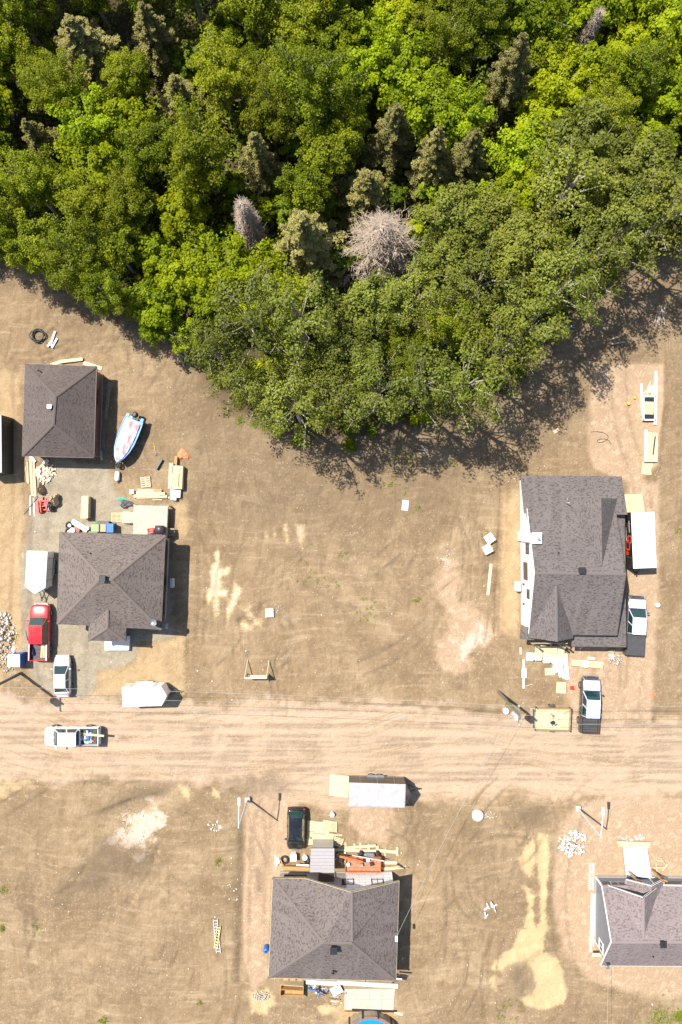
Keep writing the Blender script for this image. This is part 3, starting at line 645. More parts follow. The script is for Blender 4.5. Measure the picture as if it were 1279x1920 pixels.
SEEDS = [(820, 110, 'maple'), (960, 20, 'maple'), (1130, 90, 'maple'), (1060, 210, 'maple'), (1190, 60, 'maple'), (960, 300, 'maple'), (700, 60, 'maple'), (300, 540, 'maple'), (260, 600, 'maple'), (380, 500, 'maple'), (340, 430, 'maple'), (220, 290, 'maple'), (240, 210, 'maple'), (640, 480, 'maple'), (420, 560, 'maple'), (860, 330, 'maple'), (780, 400, 'maple'), (740, 140, 'maple'), (40, 190, 'maple'), (1240, 230, 'maple'), (490, 560, 'maple'),
         (60, 330, 'birch'), (130, 400, 'birch'), (80, 470, 'birch'), (170, 500, 'birch'), (30, 60, 'birch'), (110, 130, 'birch'), (200, 100, 'birch'), (290, 60, 'birch'), (400, 60, 'birch'), (500, 140, 'birch'), (590, 200, 'birch'), (590, 300, 'birch'), (520, 40, 'birch'), (420, 200, 'birch'), (340, 280, 'birch'), (420, 340, 'birch'), (400, 420, 'birch'), (520, 330, 'birch'), (650, 220, 'birch'), (1190, 170, 'birch'), (1150, 250, 'birch'), (850, 620, 'birch'), (870, 40, 'birch'), (270, 400, 'birch'),
         (430, 640, 'poplar'), (390, 680, 'poplar'), (500, 640, 'poplar'), (560, 720, 'poplar'), (660, 620, 'poplar'), (700, 740, 'poplar'), (760, 560, 'poplar'), (880, 720, 'poplar'), (900, 560, 'poplar'), (840, 470, 'poplar'), (960, 470, 'poplar'), (1000, 600, 'poplar'), (1060, 480, 'poplar'), (1060, 380, 'poplar'), (1160, 400, 'poplar'), (1220, 320, 'poplar'), (1260, 400, 'poplar'), (1130, 320, 'poplar'), (770, 460, 'poplar'), (820, 760, 'poplar'), (620, 560, 'poplar'), (480, 720, 'poplar')]
EDGE = [(-160, -170), (1440, -170), (1440, 395), (1279, 402), (1200, 430), (1110, 500), (1040, 575), (975, 650), (905, 715), (800, 745), (715, 760), (615, 790), (540, 775), (450, 715), (400, 660), (372, 600), (300, 555), (225, 520), (150, 465), (60, 420), (0, 410), (-160, 400)]
def inside(poly, x, y):
    c = False
    for i in range(len(poly)):
        a = poly[i]; b = poly[i - 1]
        if (a[1] > y) != (b[1] > y) and x < (b[0] - a[0]) * (y - a[1]) / (b[1] - a[1]) + a[0]: c = not c
    return c
def spec(px, py): return min(SEEDS, key=lambda s: (s[0] - px) ** 2 + (s[1] - py) ** 2)[2]
# trees that define the outline of the wood, read off the photograph: (crown px, py, kind, scale)
HAND = [(400, 655, 'poplar', .85), (440, 715, 'poplar', .8), (500, 742, 'poplar', .75), (556, 768, 'poplar', .9), (632, 745, 'poplar', .9), (708, 742, 'poplar', .95), (790, 732, 'poplar', .95), (865, 730, 'poplar', 1.0), (930, 665, 'poplar', 1.0),
        (985, 620, 'poplar', .95), (1030, 560, 'poplar', 1.0), (1095, 500, 'poplar', 1.0), (1160, 445, 'poplar', 1.0), (1235, 420, 'poplar', 1.05), (290, 575, 'maple', 1.05), (330, 520, 'maple', 1.05), (255, 555, 'maple', .8), (345, 610, 'maple', .75),
        (140, 492, 'birch', 1.0), (66, 462, 'birch', 1.1), (196, 545, 'birch', .85), (60, 350, 'birch', 1.05), (150, 375, 'birch', 1.0), (2, 445, 'birch', .95), (590, 190, 'birch', 1.15), (610, 290, 'birch', 1.1), (850, 610, 'birch', 1.0), (225, 290, 'maple', .8)]
placed = []
for b, rad in taken:      # keep the conifers' sunny side and feet in view
    d = Vector((-b.x, -b.y, 0)).normalized()
    placed += [(b.x, b.y, rad * 1.02), (b.x - 2.4, b.y + 1.9, .9), (b.x + d.x * 2.2, b.y + d.y * 2.2, rad * .55), (b.x + d.x * 4.2, b.y + d.y * 4.2, rad * .2)]
spots = []
for px, py, k, s in HAND:
    b = P(px, py, 8.2 if k == 'poplar' else 7.0); spots.append((b.x, b.y, k, -s if k == 'poplar' else s)); placed.append((b.x, b.y, 1.7))
tries = 0
while tries < 9000:
    tries += 1
    px = rng.uniform(-160, 1440); py = rng.uniform(-170, 800)
    if not inside(EDGE, px, py): continue
    k = spec(px, py); b = P(px, py, 7.0)
    rr = {'poplar': 1.75, 'birch': 1.6, 'maple': 1.45}[k]
    if any((b.x - x) ** 2 + (b.y - y) ** 2 < (rr + r_) ** 2 for x, y, r_ in placed): continue
    placed.append((b.x, b.y, rr)); spots.append((b.x, b.y, k, rng.uniform(.82, 1.12)))
tries = 0; bush_n = 0
while tries < 4000 and bush_n < 120:
    tries += 1
    px = rng.uniform(-60, 1340); py = rng.uniform(0, 800)
    if not inside(EDGE, px, py): continue
    b = P(px, py, 2.0)
    if any((b.x - x) ** 2 + (b.y - y) ** 2 < (.75 + r_ * .6) ** 2 for x, y, r_ in placed): continue
    placed.append((b.x, b.y, .8)); spots.append((b.x, b.y, 'bush', rng.uniform(.8, 1.25))); bush_n += 1
for k_ in range(34):
    i = rng.randrange(3, len(EDGE) - 1); t = rng.random(); a_, b_ = EDGE[i], EDGE[(i + 1) % len(EDGE)]
    px, py = a_[0] + (b_[0] - a_[0]) * t, a_[1] + (b_[1] - a_[1]) * t + rng.uniform(20, 62)
    if px < -20 or px > 1300: continue
    b = P(px, py); spots.append((b.x, b.y, 'bush', rng.uniform(.28, .6)))
DIRS = ['right of', 'upper right of', 'above', 'upper left of', 'left of', 'lower left of', 'below', 'lower right of']
LOOK = {'poplar': 'grey-green poplar', 'birch': 'olive birch', 'maple': 'bright yellow-green maple', 'bush': 'low green bush'}
GRP = {'poplar': 'grey-green poplars along the forest edge', 'birch': 'olive birches in the forest', 'maple': 'bright maples in the forest', 'bush': 'bushes under the trees'}
ORD = ['nearest', 'second nearest', 'third nearest', 'fourth nearest', 'fifth nearest', 'sixth nearest', 'seventh nearest', 'eighth nearest', 'ninth nearest', 'tenth nearest']
byl = {}
for x, y, k, s in spots:
    mx_, my_, mk = min(MARKS, key=lambda q: (q[0] - x) ** 2 + (q[1] - y) ** 2)
    d = DIRS[int(round(math.atan2(y - my_, x - mx_) / (math.pi / 4))) % 8]
    byl.setdefault((k, d, mk), []).append((math.hypot(x - mx_, y - my_), x, y, s))
for (k, d, mk), lst in byl.items():
    lst.sort()
    for i, (_, x, y, s) in enumerate(lst):
        o_ = '' if len(lst) == 1 else ORD[min(i, 9)] + ' '
        tree(k, (x, y), abs(s), '%s%s %s the %s' % (o_, LOOK[k], d, mk), group=GRP[k], k=rng.choice((3, 4)) if s < 0 else None, szz=abs(s) * 1.12 if s < 0 else None)
# low leafy growth that covers the forest floor, one mass
n = 60000
xs = NR.rand(n) * 84 - 42; ys = NR.rand(n) * 52 + 8
f = field(xs, ys); keep = (NR.rand(n) < .95 * f['forest']) & (fbm(xs, ys, .5, 55, 3) > -.2) & (sdf(FOREST, xs, ys) > 1.2)
c = np.stack([xs, ys, f['z'] + .15 + 1.2 * NR.rand(n)], -1)[keep]
V, Q = leaves(c, np.tile([0, 0, 1.], (len(c), 1)), .16, NR, .5)
tag(soup('undergrowth', V, Q, ml_under, tint=NR.rand(len(Q))), 'dark leafy undergrowth covering the forest floor', 'undergrowth', kind='stuff')
# small weeds in the open dirt
wd = []
for px, py, n_, sp in [(760, 860, 26, 26), (735, 910, 20, 20), (850, 870, 10, 14), (780, 955, 8, 8), (690, 1140, 20, 30), (560, 1080, 10, 45), (600, 1095, 8, 25), (630, 1100, 6, 12), (408, 1618, 14, 7), (1275, 998, 14, 10), (1240, 1912, 120, 34), (1275, 1905, 60, 12), (10, 1668, 14, 10), (5, 1740, 16, 6), (70, 1735, 12, 18), (375, 1880, 8, 4), (195, 1912, 20, 8), (915, 1000, 8, 8), (952, 1318, 18, 7), (450, 787, 20, 8), (478, 797, 20, 6), (945, 1900, 24, 30), (660, 838, 30, 10), (640, 1040, 6, 8), (780, 1126, 8, 5)]:
    for i in range(n_): wd.append(P(px + rng.gauss(0, sp * .5), py + rng.gauss(0, sp * .5)))
r = np.random.RandomState(5); pts = np.repeat(np.array([[p.x, p.y, gz(p.x, p.y) + .06] for p in wd]), 9, 0) + r.randn(len(wd) * 9, 3) * np.array([.10, .10, .04])
V, Q = leaves(pts, np.tile([0, 0, 1.], (len(pts), 1)), .05, r, .5)
tag(soup('weeds', V, Q, ml_under, tint=.4 + .6 * r.rand(len(Q))), 'small green weeds sprouting in the bare dirt', 'weeds', kind='stuff')
# ------------------------------------------------------------------ houses
def inset(poly, d):
    n = len(poly); out = []
    area = sum(poly[i][0] * poly[(i + 1) % n][1] - poly[(i + 1) % n][0] * poly[i][1] for i in range(n))
    sg = 1 if area > 0 else -1
    for i in range(n):
        a, b, c = Vector(poly[i - 1]).to_2d(), Vector(poly[i]).to_2d(), Vector(poly[(i + 1) % n]).to_2d()
        e1 = (b - a).normalized(); e2 = (c - b).normalized()
        n1 = Vector((-e1.y, e1.x)) * sg; n2 = Vector((-e2.y, e2.x)) * sg
        k = 1 + n1.dot(n2); v = (n1 + n2) / max(k, .3)
        out.append(b + v * d)
    return out
def roof(parent, verts, faces, m, thick=.16, name='roof'):
    """sloping roof planes with real thickness; UV in metres along eave and up the slope"""
    vs = [Vector(v) for v in verts]; off = OFF[parent.name]
    F_ = []
    for f_ in faces:
        nn = Vector((0, 0, 0))
        for i in range(len(f_)): nn += vs[f_[i]].cross(vs[f_[(i + 1) % len(f_)]])
        F_.append(tuple(f_) if nn.z > 0 else tuple(reversed(f_)))
    n = len(vs); V = vs + [v - Vector((0, 0, thick)) for v in vs]
    allf = list(F_) + [tuple(i + n for i in reversed(f_)) for f_ in F_]
    cnt = {}
    for f_ in F_:
        for i in range(len(f_)):
            e = (f_[i], f_[(i + 1) % len(f_)]); cnt[e] = 1
    for a, b in cnt:
        if (b, a) not in cnt: allf.append((b, a, a + n, b + n))
    o = ob(name, V, allf, m, parent)
    uvl = o.data.uv_layers.new(name='UVMap')
    for p in o.data.polygons:
        nn = p.normal; up = Vector((0, 0, 1)) - nn * nn.z
        up = up.normalized() if up.length > .02 else Vector((0, 1, 0)); u = up.cross(nn)
        for li in p.loop_indices:
            c = o.data.vertices[o.data.loops[li].vertex_index].co
            uvl.data[li].uv = (c.dot(u) + p.index * 1.37, c.dot(up))
    return o
def ridge(parent, pts, m, wd=.26, name='ridge_cap'):
    for a, b in pts:
        a, b = Vector(a), Vector(b); d = (b - a).normalized(); s = d.cross(Vector((0, 0, 1))).normalized() * wd / 2; u = Vector((0, 0, .035))
        ob(name, [a - s, a + u, a + s, b - s, b + u, b + s], [(0, 1, 4, 3), (1, 2, 5, 4), (0, 2, 1), (3, 4, 5), (0, 3, 5, 2)], m, parent)
def fascia(parent, pts, m, h=.2, t=.035, name='fascia'):
    for a, b in pts:
        a, b = Vector(a), Vector(b); d = (b - a).normalized(); s = Vector((d.y, -d.x, 0)).normalized() * t
        q = [a, b, b + s, a + s]
        ob(name, [p + Vector((0, 0, .012)) for p in q] + [p - Vector((0, 0, h)) for p in q], [(0, 1, 2, 3), (7, 6, 5, 4), (0, 4, 5, 1), (1, 5, 6, 2), (2, 6, 7, 3), (3, 7, 4, 0)], m, parent)
def wallring(parent, poly, z1, m, name='wall', z0=.35, found=True):
    MB().prism(poly, z0, z1).build(name, m, parent)
    if found: MB().prism(inset(poly, -.03), -.4, z0).build('foundation', m_found, parent)
def gable(parent, a, b, apex, m, t=.12):
    """vertical triangle of wall between wall tops a,b and apex"""
    a, b, c = Vector(a), Vector(b), Vector(apex); d = (b - a).normalized(); s = Vector((d.y, -d.x, 0)) * t
    ob('gable_wall', [a, b, c, a - s, b - s, c - s], [(0, 1, 2), (5, 4, 3), (0, 3, 4, 1), (1, 4, 5, 2), (2, 5, 3, 0)], m, parent)
def opening(parent, a, b, s, z, wd, ht, fm, name='window', pm=None, mull=1, label=None):
    """window or door in the wall from a to b (outside on the right of a>b), s metres along"""
    a, b = Vector(a).to_3d(), Vector(b).to_3d(); a.z = b.z = 0; d = (b - a).normalized(); nr = Vector((d.y, -d.x, 0))
    rz = math.atan2(d.y, d.x); c = a + d * s + Vector((0, 0, z)) + nr * .03
    pane = MB().box(c, (wd, .05, ht), rz).build(name, pm or m_glass, parent)
    if label: pane['label'] = label
    fr = MB()
    for q in (-1, 1): fr.box(c + d * q * (wd / 2) + nr * .025, (.09, .09, ht + .18), rz)
    for q in (-1, 1): fr.box(c + Vector((0, 0, q * ht / 2)) + nr * .025, (wd - .09, .085, .09), rz)
    for k in range(mull): fr.box(c + d * wd * ((k + 1) / (mull + 1) - .5) + nr * .02, (.06, .07, ht - .09), rz)
    fr.build('frame', fm, pane)
    return pane
def roofvent(parent, p, sz, m=m_black, name='roof_vent', top=None):
    v = MB().box(Vector(p) + Vector((0, 0, sz * .35)), (sz * .72, sz * .72, sz * .7), b=.02).build(name, m, parent)
    MB().box(Vector(p) + Vector((0, 0, sz * .76)), (sz, sz, sz * .16), b=.03).build('vent_cap', top or m, v)
def pipevent(parent, p, h=.45):
    MB().tube([Vector(p) - Vector((0, 0, .1)), Vector(p) + Vector((0, 0, h))], .055, 8).build('vent_pipe', m_black, parent)
m_wbrown = siding('dark_brown_siding', (.085, .062, .045))
m_wred = siding('red_brown_cladding', (.20, .105, .085), .2)
m_wwhite = siding('white_siding', (.80, .79, .75), .2)
m_wgrey = siding('blue_grey_siding', (.165, .178, .205))
m_wlgrey = siding('light_grey_siding', (.40, .36, .33))
def wrapmat():
    """white house wrap with rows of dark print"""
    m, N, L, b = newmat('house_wrap'); tc = N.new('ShaderNodeTexCoord')
    mp = N.new('ShaderNodeMapping'); mp.inputs['Rotation'].default_value = (R(90), 0, 0); L.new(tc.outputs['Object'], mp.inputs[0])
    t = N.new('ShaderNodeTexBrick'); t.inputs['Scale'].default_value = 1; t.inputs['Brick Width'].default_value = 1.25; t.inputs['Row Height'].default_value = .46
    t.inputs['Mortar Size'].default_value = .02; t.inputs['Color1'].default_value = (.79, .78, .75, 1); t.inputs['Color2'].default_value = (.73, .72, .69, 1); t.inputs['Mortar'].default_value = (.36, .32, .27, 1)
    L.new(mp.outputs[0], t.inputs[0])
    L.new(t.outputs[0], b.inputs['Base Color']); b.inputs['Roughness'].default_value = .6
    return m
m_wrap = wrapmat()

# --- small hip-roofed garage, upper left
def house_garage():
    h = 2.7; E = [P(47, 682, h), P(181, 687, h), P(176, 858, h), P(42, 855, h)]
    c = sum(E, Vector()) / 4; e = emp('garage', (c.x, c.y, 0), 0, 'small garage with dark hip roof and pale roof vent beside the covered boat', 'garage')
    r0, r1 = P(104, 744, 4.75), P(100, 796, 4.75)
    roof(e, E + [r0, r1], [(0, 1, 4), (1, 2, 5, 4), (2, 3, 5), (3, 0, 4, 5)], m_sh_g)
    ridge(e, [(E[0], r0), (E[1], r0), (E[2], r1), (E[3], r1), (r0, r1)], m_sh_g)
    Wl = inset([(p.x, p.y) for p in E], .3); wallring(e, Wl, h - .1, m_wred, z0=.2)
    fascia(e, [(E[1], E[0]), (E[2], E[1]), (E[3], E[2]), (E[0], E[3])], m_wbrown)
    opening(e, Wl[2], Wl[1], 6.0, 1.75, 1.5, .8, m_wbrown)
    opening(e, Wl[3], Wl[2], 2.3, 1.25, 2.6, 2.2, m_white, 'garage_door', m_wlgrey, 0)
    opening(e, Wl[0], Wl[3], 4.5, 1.6, 1.2, .9, m_white)
    roofvent(e, P(95, 763, 4.6), .42, m_black, top=m_steel); pipevent(e, P(73, 695, 3.35), .5)
house_garage()

# --- pyramid-roofed house on the left
def house_left():
    h = 3.5; E = [P(112, 998, h), P(310, 1004, h), P(302, 1181, h), P(107, 1170, h)]
    c = sum(E, Vector()) / 4; e = emp('house', (c.x, c.y, 0), 0, 'grey hip-roofed house with square porch projection beside the red pickup', 'house')
    H = 6.0; r0, r1 = P(190, 1083, H), P(209, 1087, H)
    # porch projection
    pe = [P(167, 1172, h - .02), P(165, 1201, h - .02), P(236, 1204, h - .02), P(237, 1176, h - .02)]
    k0 = P(202, 1143, 4.45); k1 = P(201, 1178, 4.45)
    roof(e, E + [r0, r1], [(0, 1, 5, 4), (1, 2, 5), (2, 3, 4, 5), (3, 0, 4)], m_sh_c)
    up = Vector((0, 0, .03))
    iw = P(167, 1163, h + .1) ; ie = P(237, 1166, h + .1)
    roof(e, [pe[0] + up, pe[1] + up, pe[2] + up, pe[3] + up, k0 + up, k1 + up], [(0, 1, 5, 4), (1, 2, 5), (2, 3, 4, 5)], m_sh_c, name='porch_roof')
    ridge(e, [(E[0], r0), (E[1], r1), (E[2], r1), (E[3], r0), (r0, r1)], m_sh_c)
    ridge(e, [(pe[1] + up, k1 + up), (pe[2] + up, k1 + up), (k0 + up, k1 + up)], m_sh_c)
    fascia(e, [(E[1], E[0]), (E[2], E[1]), (E[3], pe[0]), (E[2], pe[3]), (E[0], E[3]), (pe[1], pe[0]), (pe[2], pe[1]), (pe[3], pe[2])], m_wbrown)
    Wl = inset([(p.x, p.y) for p in E], .45); wallring(e, Wl, h - .1, m_wbrown, z0=.5)
    PW = inset([(p.x, p.y) for p in pe], .35)
    MB().prism([(PW[0].x, PW[0].y + .6), PW[1], (PW[1].x + 1.7, PW[1].y), (PW[0].x + 1.7, PW[0].y + .6)], .2, h - .12).build('porch_wall', m_wbrown, e)
    a, b = Wl[2], Wl[1]
    for s, wd in ((1.4, 1.3), (4.2, .9), (7.2, 1.5)): opening(e, a, b, s, 1.95, wd, 1.1, m_black)
    for s, wd in ((2.2, 1.6), (5.2, 1.2)): opening(e, Wl[1], Wl[0], s, 1.95, wd, 1.1, m_white)
    for s, wd in ((2.0, 1.4), (6.4, 1.4)): opening(e, Wl[0], Wl[3], s, 1.95, wd, 1.1, m_white)
    roofvent(e, P(195, 1084, 5.95), .62); pipevent(e, P(170, 1037, 4.6), .4)
    # white concrete landing with step
    l = MB().box(P(219, 1206, .5) - Vector((0, 0, .25)), (2.5, 1.5, .5), b=.03).build('landing', m_white, e)
    MB().box(P(221, 1215, .25) - Vector((0, 0, .125)), (2.3, .35, .24), b=.02).build('step', m_white, l)
    # heat pump and meter on the right wall
    w0 = Vector((Wl[1].x, 0, 0))
    ac = P(318, 1093, 1.0); MB().box((Wl[1].x + .5, ac.y, .85), (.36, .95, .75), b=.04).build('heat_pump', m_pipe, e)
    MB().box((Wl[1].x + .12, P(0, 1168).y, 1.4), (.25, .6, .8), b=.03).build('meter_box', m_steel, e)
    # satellite dish near the eave
    dp = P(293, 1166, 3.9); mb = MB(); mb.tube([dp - Vector((0, 0, .4)), dp + Vector((0, 0, .35))], .03, 6)
    rings = []
    for k in range(4):
        rr = .02 + .11 * k; rings.append([dp + Vector((math.cos(t) * rr - .15, math.sin(t) * rr, .35 + .35 * rr * rr * 4 + .4 * math.cos(t) * rr)) for t in [6.283 * i / 14 for i in range(14)]])
    mb.loft(rings, False); mb.tube([dp + Vector((-.15, 0, .38)), dp + Vector((-.35, -.1, .8))], .015, 4); mb.build('satellite_dish', m_steel, e)
    # rear deck
    d0 = P(282, 975, 1.1); dk = emp('deck', (d0.x, d0.y, 0), 0, 'raised pale deck with stairs behind the hip-roofed left house', 'deck')
    pts = [P(251, 947, 1.1), P(315, 949, 1.1), P(312, 1012, 1.1), P(249, 1008, 1.1)]
    n_ = 9
    for k in range(n_):
        a_ = pts[0].lerp(pts[1], k / n_); b_ = pts[0].lerp(pts[1], (k + .985) / n_); c_ = pts[3].lerp(pts[2], (k + .985) / n_); d_ = pts[3].lerp(pts[2], k / n_)
        MB().quadslab(d_, c_, b_, a_, .05).build('deck_board', m_conc, dk)
    s = MB()
    for q in range(4): s.quadslab(pts[q] - Vector((0, 0, .05)), pts[(q + 1) % 4] - Vector((0, 0, .05)), pts[(q + 1) % 4] - Vector((0, 0, .3)), pts[q] - Vector((0, 0, .3)), .04)
    s.build('rim_joist', m_wood, dk)
    for q in pts: MB().box((q.x * .995 + d0.x * .005, q.y, .45), (.13, .13, 1.2)).build('post', m_wood, dk)
    for k in range(4):
        x0 = 228 + 5.6 * k; z = .2 + .26 * k; MB().box(P(x0 + 2.8, 970, z) - Vector((0, 0, .03)), (.34, 1.1, .06)).build('stair_tread', m_conc, dk)
    MB().box(P(239, 980.5, .4), (1.25, .05, .25), ry=-R(35)).build('stringer', m_wood, dk)
    MB().box(P(239, 959.5, .4), (1.25, .05, .25), ry=-R(35)).build('stringer', m_wood, dk)
house_left()

# --- large white-walled house on the right
def house_white():
    e = emp('house', (23, -5, 0), 0, 'large grey-roofed house with bright white left wall and white chimney', 'house')
    xl, xr = 18.35, 27.0; yn, ys_, yr = .30, -12.05, -5.86; ze, zr = 4.0, 6.3; sl_ = (zr - ze) / (yn - yr)
    rot = -.012
    def T(x, y, z):
        dx, dy = x - 23, y + 5; return Vector((23 + dx - dy * -rot, -5 + dy + dx * rot, z))
    main = [T(xl, yn, ze), T(xr, yn, ze), T(xr, yr, zr), T(xr, ys_, ze), T(xl, ys_, ze), T(xl, yr, zr)]
    roof(e, main, [(0, 1, 2, 5), (5, 2, 3, 4)], m_sh_d)
    ridge(e, [(main[5], main[2])], m_sh_d)
    zn = ze - (3.56 - yn) * sl_
    low = [T(18.05, 3.62, zn), T(28.15, 3.62, zn), T(28.15, -.2, ze + .03), T(18.05, -.2, ze + .03)]
    roof(e, low, [(0, 1, 2, 3)], m_sh_d, name='lower_roof')
    # skirt roof on the right and along the lower side
    sk = [T(xr - .35, -.2, 3.2), T(28.35, -.2, 2.9), T(28.35, -13.4, 2.9), T(xr - .35, ys_ + .35, 3.2), T(22.9, ys_ + .35, 3.2), T(22.9, -13.4, 2.9)]
    roof(e, sk, [(0, 1, 2, 3), (3, 2, 5, 4)], m_sh_d, name='porch_roof')
    lr = [T(17.75, -11.4, 3.5), T(18.9, -11.4, 3.85), T(19.0, -12.7, 3.6), T(17.7, -12.7, 3.35)]
    roof(e, lr, [(0, 1, 2, 3)], m_sh_d, name='eave_return')
    # steep cross gable facing up in the photo
    xg = 24.85; zg = 6.0; yv = yr + (zr - zg) / sl_
    def onm(x, y): return T(x, y, ze + (yn - y) * sl_)
    zc = ze + (yn - 1.36) * sl_
    cg = [T(22.4, 1.36, zc), T(xg, 1.36, zg), T(xg, yv, zg + .02), T(27.3, 1.36, zc)]
    roof(e, [v + Vector((0, 0, .03)) for v in cg], [(0, 1, 2), (1, 3, 2)], m_sh_d, name='cross_gable', thick=.1)
    gable(e, cg[3], cg[0], cg[1], m_wwhite)
    # cross gable at the lower left
    xg2 = 20.5; z2 = 5.85; yv2 = yr - (zr - z2) / sl_
    c2 = [T(18.30, -12.4, ze - .05), T(xg2, -12.4, z2), T(22.7, -12.4, ze - .05), T(22.7, ys_ + .0, ze - .02), T(xg2, yv2, z2 + .02), T(18.30, ys_ + .0, ze - .02)]
    roof(e, [v + Vector((0, 0, .03)) for v in c2], [(0, 1, 4, 5), (1, 2, 3, 4)], m_sh_d, name='cross_gable', thick=.1)
    ridge(e, [(c2[1] + Vector((0, 0, .03)), c2[4])], m_sh_d)
    gable(e, T(18.6, -12.0, ze - .2), T(22.4, -12.0, ze - .2), T(xg2, -12.0, z2 - .25), m_wwhite)
    # walls
    Wp = [T(18.62, 3.2, 0), T(27.6, 3.2, 0), T(27.6, -1, 0), T(26.7, -1, 0), T(26.7, -11.7, 0), T(18.62, -11.7, 0)]
    Wp = [(p.x, p.y) for p in Wp]
    MB().prism(Wp, .4, zn - .1).build('wall', m_wwhite, e); MB().prism(inset(Wp, -.03), -.4, .4).build('foundation', m_found, e)
    mw = [T(18.62, -.1, 0), T(26.7, -.1, 0), T(26.7, -11.7, 0), T(18.62, -11.7, 0)]
    MB().prism([(p.x, p.y) for p in mw], zn - .1, ze - .12).build('upper_wall', m_wwhite, e)
    gable(e, T(18.62, -.1, ze - .12), T(18.62, -11.7, ze - .12), T(18.62, yr, zr - .22), m_wwhite); gable(e, T(26.7, -11.7, ze - .12), T(26.7, -.1, ze - .12), T(26.7, yr, zr - .22), m_wwhite)
    fascia(e, [(main[0], main[5]), (main[5], main[4]), ], m_white, .16)
    fascia(e, [(main[2], main[1]), (main[3], main[2]), (main[4], main[3]), (sk[2], sk[1]), (sk[5], sk[2])], m_wbrown, .16)
    a, b = T(18.62, 3.2, 0), T(18.62, -11.7, 0)
    opening(e, a, b, 6.9, 3.0, .95, .8, m_black, label='small dark window beside the white chimney')
    opening(e, a, b, 9.2, 2.3, 1.9, 2.0, m_white, 'patio_door', m_wbrown, 0, label='wide brown patio door in the white wall')
    opening(e, a, b, 11.4, 3.1, .8, .6, m_black)
    opening(e, T(26.7, -11.7, 0), T(26.7, -1, 0), 5, 2.0, 1.5, 1.2, m_white); opening(e, Wp[0:1][0] and T(27.6, 3.2, 0), T(18.62, 3.2, 0), 3.5, 1.6, 1.6, 1.2, m_white)
    for s_, z_ in ((10.6, 1.6), (12.6, 1.5)): 
        p = a.lerp(b, s_ / 14.9); MB().tube([p + Vector((-.02, 0, z_)), p + Vector((-.16, 0, z_))], .1, 10).build('wall_vent', m_dsteel, e)
    # chimney chase with a metal-capped stack that rises past the eave
    ch = T(18.82, -2.55, 0); c_ = MB().box((ch.x, ch.y, 2.75), (.86, .98, 5.5), b=.02).build('chimney', m_wwhite, e)
    MB().box((ch.x, ch.y, 5.56), (.95, 1.08, .1), b=.02).build('chimney_cap', m_white, c_)
    MB().tube([(ch.x + .1, ch.y - .1, 5.6), (ch.x + .1, ch.y - .1, 5.95)], .12, 10).build('flue', m_steel, c_)
    hb = T(18.2, -7.7, 0); MB().box((hb.x - .05, hb.y, .75), (.55, .95, .75), b=.04).build('heat_pump', m_white, e)
    roofvent(e, P(1089, 1069, 6.2), .62); pipevent(e, P(1046, 1036, 5.5), .35)
    pl = P(1062, 943, 3.9); MB().tube([pl, pl + Vector((.02, 0, .75))], .05, 6).build('vent_pipe', m_pipe, e)
    # unfinished porch posts and beam under the lower left gable
    for px in (1002, 1050, 1058): MB().box(P(px, 1209, 1.6), (.14, .14, 3.2)).build('porch_post', m_wood3, e)
    MB().box(P(1030, 1206, 3.2), (3.6, .12, .2)).build('porch_beam', m_wood3, e)
    for k in range(4): MB().box(P(1010 + 14 * k, 1222, .62) - Vector((0, 0, .02)), (.72, 1.1, .05), b=.0).build('porch_board', m_wood, e)
house_white()

